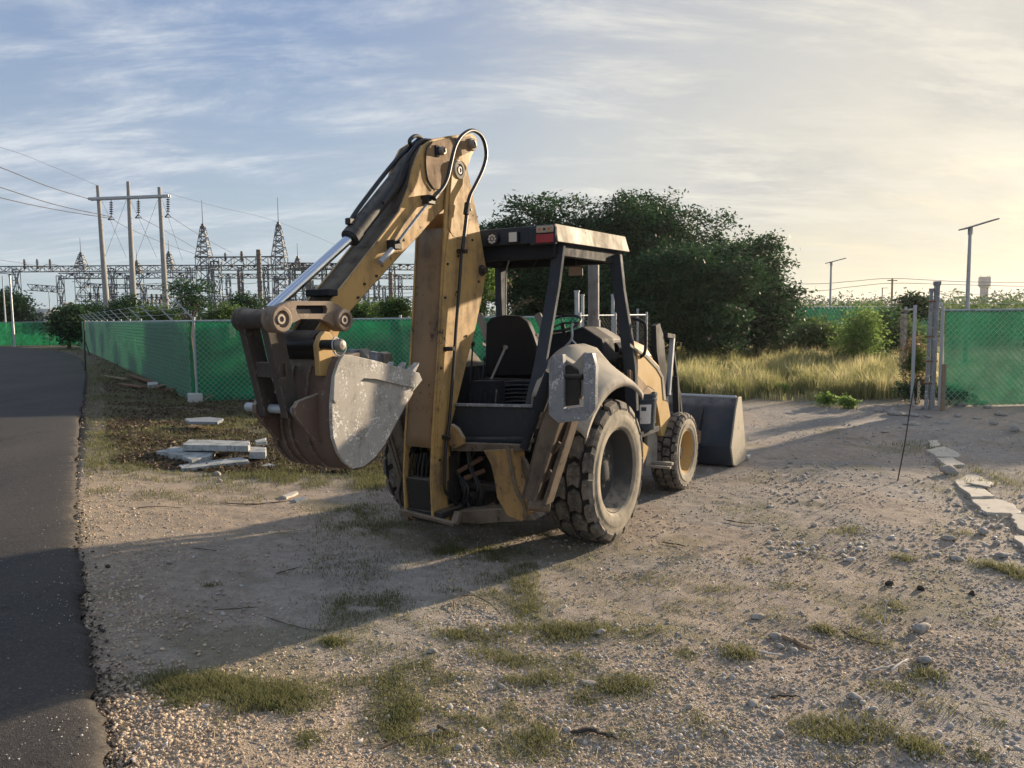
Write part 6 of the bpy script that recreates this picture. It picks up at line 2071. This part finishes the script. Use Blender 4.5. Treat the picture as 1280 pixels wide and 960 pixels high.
for (x0, y0, x1, y1) in ((127, 250, 158, 322), (158, 250, 131, 322), (163, 250, 196, 322), (197, 250, 170, 322), (203, 250, 228, 325)):
    b = B(); b.tube([pY(x0, y0, YP) - RO, pY(x1, y1, YP) - RO], .012, 4); b.build('brace_wire', MAT['wire'], R)
def cable(pts, r, label, group=None, name='power_line'):
    o0 = Vector(pts[0])
    b = B(); b.tube([p - o0 for p in catmull([Vector(p) for p in pts], 5)], r, 5, caps=False)
    o = b.build(name, MAT['wire'], None); o.location = o0; return tag(o, label, 'power line', group)
LBL = ['uppermost power line coming from the upper corner to the crossarm', 'middle power line running from the frame edge to the hanging insulators', 'lowest dark power line sagging in from the frame edge']
for j, (pp, lb) in enumerate((([(-300, 90), (-120, 165), (0, 209), (60, 233), (112, 249)], LBL[0]), ([(-300, 130), (-120, 195), (0, 234), (70, 256), (139, 271)], LBL[1]), ([(-300, 170), (-120, 215), (0, 247), (70, 262), (139, 273)], LBL[2]))):
    n_ = len(pp); cable([pY(x, y, 30 + (YP - 30) * i / (n_ - 1)) for i, (x, y) in enumerate(pp)], .028, lb)
for j, (pp, lb) in enumerate((([(139, 273), (160, 285), (200, 302), (245, 318)], 'power line dropping from the first insulator string to the substation'), ([(173, 271), (200, 285), (235, 305), (255, 318)], 'power line dropping from the middle insulator string to the substation'), ([(211, 269), (235, 285), (265, 303), (290, 316)], 'power line dropping from the last insulator string to the substation'), ([(205, 240), (270, 258), (340, 275), (410, 302), (470, 330)], 'thin high wire crossing the sky over the lattice masts'), ([(-200, 130), (0, 184), (60, 206), (122, 232)], 'faint thin wire above the other lines near the frame edge'), ([(-200, 300), (0, 325), (60, 335), (101, 345)], 'faint low wire meeting the small lattice mast'))):
    n_ = len(pp); cable([pY(x, y, YP + 30 * i / (n_ - 1)) if j < 4 else pY(x, y, 45 + 17 * i / (n_ - 1)) for i, (x, y) in enumerate(pp)], .022 if j < 3 else .012, lb)

# ------------------------------------------------------------------ substation
def truss_bars(b, p0, p1, w, n, r, side=None, w1=None):
    p0 = Vector(p0); p1 = Vector(p1)
    d = (p1 - p0).normalized()
    up = Vector((0, 0, 1)) if abs(d.z) < .9 else Vector((1, 0, 0))
    a = d.cross(up).normalized(); c = a.cross(d)
    w1 = w if w1 is None else w1
    cor = lambda t_, sa, sc_: p0.lerp(p1, t_) + (a * sa + c * sc_) * ((w + (w1 - w) * t_) / 2)
    S = []
    cs = [(-1, -1), (1, -1), (1, 1), (-1, 1)]
    for sa, sc_ in cs: S.append((cor(0, sa, sc_), cor(1, sa, sc_)))
    for i in range(n):
        t0, t1 = i / n, (i + 1) / n
        for k in range(4):
            u, v = cs[k], cs[(k + 1) % 4]
            if (i + k) % 2: u, v = v, u
            S.append((cor(t0, *u), cor(t1, *v)))
            S.append((cor(t1, *cs[k]), cor(t1, *cs[(k + 1) % 4])))
    V, T = prism_wires(np.array([[list(x), list(y)] for x, y in S]), r)
    b.add([tuple(v) for v in V], [tuple(int(q) for q in f_) for f_ in T])


def mast(x, ytop, yrod, Y, label, wtop=.5, wbase=1.5, shoulder=None):
    tp_ = pY(x, ytop, Y); H = tp_.z
    R = empty('lattice_mast', Vector((tp_.x, Y, 0)), 0, label=label, cat='lattice mast')
    b = B()
    hs_ = pY(x, shoulder, Y).z if shoulder else H * .6
    truss_bars(b, (0, 0, 0), (0, 0, hs_), wbase, max(4, int(hs_ / 1.3)), .055)
    truss_bars(b, (0, 0, hs_), (0, 0, H), wbase, 6, .055, w1=wtop)
    b.build('lattice', MAT['gal_light'], R)
    b = B(); b.cyl((0, 0, H - .3), (0, 0, H + .3), wtop * .5, 8); b.build('cap', MAT['sub_dark'], R)
    rz_ = pY(x, yrod, Y).z
    b = B(); b.tube([(0, 0, H), (0, 0, rz_)], [.05, .025], 6); b.build('lightning_rod', MAT['gal_light'], R)


mast(253.5, 283, 250, 92, 'tall lattice mast with lightning rod behind the fence corner', .4, 1.5, 321)
mast(348, 281, 247, 92, 'tall lattice mast with lightning rod behind the cylinder rod', .4, 1.5, 321)
mast(101, 318, 297, 110, 'small lattice mast left of the three concrete poles', .4, 1.4, 335)
mast(171, 328, 312, 115, 'slim lattice mast just behind the middle concrete pole', .4, 1.2, 342)
mast(211, 317, 300, 108, 'lattice mast close beside the last concrete pole', .4, 1.4, 335)
mast(372, 323, 304, 112, 'short far lattice mast, partly behind the cylinder rod', .4, 1.3, 338)


def gantry(x0, y0, x1, y1, Y, w, cols, ins, label, colmat='gal_light', Y1=None, ins_h=.9, colr=None):
    Y1 = Y1 or Y
    a = pY(x0, y0, Y); c = pY(x1, y1, Y1)
    o0 = Vector((a.x, a.y, 0))
    R = empty('steel_gantry', o0, 0, label=label, cat='substation gantry')
    b = B(); truss_bars(b, a - o0, c - o0, w, max(6, int((c - a).length / (w * 1.4))), .05); b.build('beam', MAT['gal_light'], R)
    for x in cols:
        t_ = (x - x0) / (x1 - x0); p = a.lerp(c, t_) - o0
        b = B(); truss_bars(b, (p.x, p.y, 0), p, w * .9, max(4, int(p.z / 1.5)), .055); b.build('column', MAT[colmat], R)
    for x in ins:
        t_ = (x - x0) / (x1 - x0); p = a.lerp(c, t_) - o0
        b = B(); b.cyl(p, p + Vector((0, 0, ins_h)), .12, 8)
        for k in range(4): b.lathe(p + Vector((0, 0, .15 + ins_h * .2 * k)), (0, 0, 1), [(-.06, .1), (0, .24), (.06, .1)], 8)
        b.build('insulator', MAT['sub_dark'], R)
    return R


gantry(-60, 337, 245, 335, 104, .75, (20, 140, 236), (31, 47, 63), 'uppermost long steel gantry beam reaching in from the frame edge', ins_h=1.3)
gantry(75, 345, 245, 344, 100, .7, (75, 160, 228), (90, 115, 150, 185, 225), 'gantry whose end column stands left of the first concrete pole', ins_h=.2)
gantry(36, 359, 75, 362, 98, .75, (), (), 'short pale gantry beam ending at the lattice column', colmat='gal_light')
gantry(105, 357, 235, 360, 118, .6, (120, 140, 180, 225), (110, 125, 145, 165, 190, 215), 'lower far gantry row with dark disconnect switches', ins_h=.2)
gantry(100, 373, 290, 378, 96, .75, (), (113, 123, 190, 196, 202), 'lowest near gantry girder behind the three concrete poles', ins_h=.8)
gantry(245, 327, 352, 326, 92, 1.0, (270,), (282, 302), 'high gantry between the two tall lattice masts', ins_h=1.0)
gantry(245, 335, 420, 334, 98, .6, (262, 300, 332, 380, 405), (262, 275, 290, 305, 318, 335, 360, 380, 400), 'gantry just beneath the high one, carrying a row of switches', ins_h=.2)
gantry(350, 332, 520, 334, 96, .7, (365, 387, 430, 470, 490), (366, 378, 415, 440, 465, 500, 510), 'gantry running behind the stick towards the boom', ins_h=.3)
gantry(270, 345, 520, 346, 112, .6, (285, 300, 345, 420, 458, 500), (285, 310, 360, 400, 430, 460, 495), 'middle far gantry row in front of the pale sky', ins_h=.3)
gantry(240, 375, 350, 376, 94, .9, (245, 297, 322), (), 'low zigzag girder under the two tall masts')
gantry(330, 378, 520, 374, 108, .7, (), (420, 440, 455, 470, 485), 'low girder seen between the stick and the boom', ins_h=.6)
gantry(350, 358, 520, 360, 120, .5, (395, 440, 480), (365, 385, 405, 430, 450, 475, 500), 'faint farthest gantry row behind the stick', ins_h=.3)
# thick transformer bushings / posts
for (x, y0, y1, Y, r, lb) in ((323, 312, 398, 88, .33, 'stout dark bushing column between the tall lattice masts'), (298, 338, 398, 90, .22, 'slender dark column left of the stout bushing column'), (387, 345, 398, 88, .28, 'dark equipment column below the gantry by the stick'), (302, 314, 327, 90, .18, 'small bushing standing on the high gantry'), (488, 340, 398, 86, .3, 'wide grey column between the stick and the boom')):
    t_ = pY(x, y0, Y); bt = pY(x, y1, Y)
    zb_ = 0 if y1 > 390 else bt.z
    b = B(); b.cyl((0, 0, 0), (0, 0, t_.z - zb_), r * .8, 10)
    for k in range(int((t_.z - zb_) / .5)): b.lathe((0, 0, .3 + .5 * k), (0, 0, 1), [(-.1, r * .7), (0, r), (.1, r * .7)], 10)
    o = b.build('bushing_column', MAT['bushing'], None); o.location = (t_.x, Y, zb_); tag(o, lb, 'bushing')
# thin conductors inside the yard
CL = ['looping conductor over the insulators of the uppermost gantry', 'sagging conductor just under the first tall lattice mast', 'conductor above the shrubs left of the concrete poles', 'conductor crossing behind the stick below the gantry', 'low conductor between the two tall lattice masts', 'low conductor behind the stick near the boom', 'low conductor behind the three concrete poles']
for i, (pp, Y) in enumerate((([(31, 330), (47, 336), (63, 330), (100, 340)], 104), ([(245, 350), (300, 355), (350, 350)], 95), ([(90, 352), (150, 356), (240, 352)], 100), ([(350, 345), (420, 350), (515, 344)], 100), ([(262, 366), (300, 369), (345, 366)], 96), ([(350, 366), (430, 369), (515, 366)], 100), ([(100, 366), (170, 369), (240, 366)], 100))):
    cable([pY(x, y, Y) for x, y in pp], .03, CL[i], 'conductors strung in the substation', 'conductor')
# pale transformer bodies low down
for (x0, x1, y0, y1, Y, lb) in ((178, 204, 383, 400, 90, 'dark transformer bank with pale base between the concrete poles'), (262, 290, 388, 402, 84, 'pale low equipment box behind the fence corner')):
    a = pY(x0, y0, Y); c = pY(x1, y1, Y)
    b = B(); w = c.x - a.x; hgt = a.z
    b.box((w / 2, 0, hgt / 2), (w, 2, hgt));
    R = b.build('transformer', MAT['white'] if Y == 84 else MAT['bushing'], None, bevel=.05); R.location = (a.x, Y, 0); tag(R, lb, 'transformer')
    for k in range(5):
        b = B(); b.cyl((w * (k + .5) / 5, 0, hgt), (w * (k + .5) / 5, 0, hgt + .8), .12, 8); o = b.build('bushing', MAT['sub_dark'], R)

# ------------------------------------------------------------------ lamps, poles, water tower, buildings
def solar_lamp(px_, ytop, ybase, Y, panel, tilt, label):
    t_ = pY(px_, ytop, Y)
    R = empty('street_lamp', Vector((t_.x, Y, 0)), 0, label=label, cat='street lamp')
    r = .09
    b = B(); b.tube([(0, 0, 0), (0, 0, t_.z)], [r, r * .65], 10); b.build('pole', MAT['galv'], R)
    a = pY(panel[0], panel[1], Y) - R.location; c = pY(panel[2], panel[3], Y) - R.location
    b = B(); b.bar(a, c, .45, .05); b.build('panel', MAT['solar'], R, bevel=.01)
    b = B(); b.bar((0, 0, t_.z - .25), (0, 0, t_.z + .02), .12, .12, (1, 0, 0)); b.build('bracket', MAT['galv'], R)
solar_lamp(1213, 285, 388, 30, (1202, 287, 1245, 274), 0, 'tall solar street lamp with tilted panel beside the water tower')
solar_lamp(1039, 328, 400, 52, (1033, 329, 1056, 323), 0, 'smaller solar street lamp above the distant overgrown fence')
solar_lamp(12, 343, 428, 58, (-6, 341, 18, 343), 0, 'slim street lamp standing before the far green fence')
for (x, y0, Y, r, lb) in ((3, 345, 70, .08, 'thin pole at the frame edge behind the far fence'), (61, 364, 75, .06, 'thin pole behind the red walled house')):
    t_ = pY(x, y0, Y); b = B(); b.tube([(0, 0, 0), (0, 0, t_.z)], [r, r * .7], 8); o = b.build('pole', MAT['galv'], None); o.location = (t_.x, Y, 0); tag(o, lb, 'pole')
Y = 95
t_ = pY(1115.5, 348, Y); R = empty('utility_pole', Vector((t_.x, Y, 0)), 0, label='wooden utility pole with short crossarm above the far trees', cat='utility pole')
b = B(); b.tube([(0, 0, 0), (0, 0, t_.z)], [.16, .11], 8); b.build('pole', MAT['wood'], R)
b = B(); b.bar((-.6, 0, t_.z - .25), (.6, 0, t_.z - .25), .1, .12); b.build('crossarm', MAT['wood'], R)
t_ = pY(1103, 360, 130); b = B(); b.tube([(0, 0, 0), (0, 0, t_.z)], [.12, .08], 6); b.bar((-.2, 0, t_.z), (.9, 0, t_.z), .1, .08); o = b.build('utility_pole', MAT['wood'], None); o.location = (t_.x, 130, 0); tag(o, 'faint thin pole beside the wooden utility pole', 'utility pole')
cable([pY(x, y, 95) for x, y in ((800, 352), (1000, 355), (1060, 352), (1115, 348), (1200, 352), (1290, 353), (1400, 352))], .03, 'upper wire on the wooden utility pole across the yellow sky')
cable([pY(x, y, 95) for x, y in ((800, 360), (1000, 364), (1060, 359), (1115, 354), (1200, 356), (1290, 358), (1400, 358))], .03, 'lower wire on the wooden utility pole across the yellow sky')
Y = 260
t_ = pY(1231, 346, Y); bz = pY(1231, 357, Y).z
R = empty('water_tower', Vector((t_.x, Y, 0)), 0, label='grey water tower rising above the far trees', cat='water tower')
b = B(); b.lathe((0, 0, 0), (0, 0, 1), [(bz - .8, 1.2), (bz, 1.85), (t_.z - .5, 1.85), (t_.z, 1.75), (t_.z, .01)], 14); b.build('tank', MAT['polecon'], R)
b = B(); b.lathe((0, 0, 0), (0, 0, 1), [(0, 1.25), (bz - .5, 1.25)], 14); b.build('shaft', MAT['polecon'], R)
for k in range(4):
    b = B(); b.cyl((cos(k * 1.57) * 1.5, sin(k * 1.57) * 1.5, t_.z), (cos(k * 1.57) * 1.5, sin(k * 1.57) * 1.5, t_.z + .7), .08, 5); b.build('antenna', MAT['galv'], R)
# houses
Y = 95
a = pY(34, 386, Y); c = pY(78, 402, Y)
R = empty('house', Vector((a.x, Y, 0)), 0, label='small red walled house with pale metal roof beyond the far fence', cat='house')
w = c.x - a.x
b = B(); b.box((w * .22, 0, 1.5), (w * .42, 4, 3)); b.build('wall', MAT['redroof'], R)
b = B(); b.ext([(0, -2.3, 3.0), (w * .22, -2.3, 3.55), (w * .45, -2.3, 3.0)], (0, 4.6, 0)); b.build('gable', MAT['redroof'], R)
b = B(); b.ext([(w * .22, -2.4, 3.7), (w * .95, -2.4, 3.55), (w * 1.0, -2.4, 2.7), (w * .47, -2.4, 2.8)], (0, 5, 0)); b.build('roof', MAT['white'], R)
b = B(); b.box((w * .72, .2, 1.35), (w * .5, 3.6, 2.7)); b.build('wall', MAT['white'], R)
b = B(); b.box((w * .62, -1.62, 1.6), (.8, .06, .8)); b.build('window', MAT['solar'], R)
a = pY(12, 393, 80); c = pY(66, 403, 80)
b = B(); w = c.x - a.x; b.box((w / 2, 0, a.z / 2), (w, 3, a.z)); b.box((w / 2, 0, a.z + .05), (w + .4, 3.4, .12)); o = b.build('shed', MAT['greyroof'], None, bevel=.02); o.location = (a.x, 80, 0); tag(o, 'long grey roofed shed just behind the far green fence', 'shed')
for i, (x, lb) in enumerate(((81, 'cream rooftop water tank, nearer the house'), (87.5, 'cream rooftop water tank, nearer the dark bush'))):
    t_ = pY(x, 378, 90); b = B(); b.lathe((0, 0, 0), (0, 0, 1), [(0, .01), (0, .28), (t_.z - .12, .28), (t_.z, .18), (t_.z + .05, .01)], 14); o = b.build('water_tank', MAT['cream'], None); o.location = (t_.x, 90, 0); tag(o, lb, 'water tank')
# pale wall behind the dark trees
a = pY(915, 402, 41); c = pY(978, 404, 41)
R = empty('wall', Vector((a.x, 41, 0)), 0, label='low pale rendered wall under the dark trees at the end of the lot', cat='wall')
w = c.x - a.x
b = B(); b.box((w / 2, 0, a.z / 2), (w, .18, a.z)); b.build('wall_panel', MAT['white'], R, bevel=.01)
b = B(); b.box((w / 2, 0, a.z + .03), (w + .06, .24, .07)); b.build('coping', MAT['concrete'], R, bevel=.01)
a2 = pY(921, 391, 41.5)
b = B(); b.ext([(.0, .3, 0), (.8, .3, 0), (.8, .3, a.z), (.45, .3, a2.z + .15), (.0, .3, a.z)], (0, .15, 0)); b.build('gable', MAT['white'], R)

# ------------------------------------------------------------------ air
HZ = B(); HZ.box((0, 1350, 9.6), (5100, 3400, 21.2))
hm = bpy.data.materials.new('air_haze'); hm.use_nodes = True
hn = hm.node_tree.nodes; hl = hm.node_tree.links
hn.remove(hn['Principled BSDF'])
pv = hn.new('ShaderNodeVolumePrincipled')
pv.inputs['Color'].default_value = (.88, .91, .95, 1)
pv.inputs['Density'].default_value = .0002
pv.inputs['Anisotropy'].default_value = .55
hl.new(pv.outputs[0], hn['Material Output'].inputs['Volume'])
HZ.build('haze', hm, None, ang=0, kind='stuff')
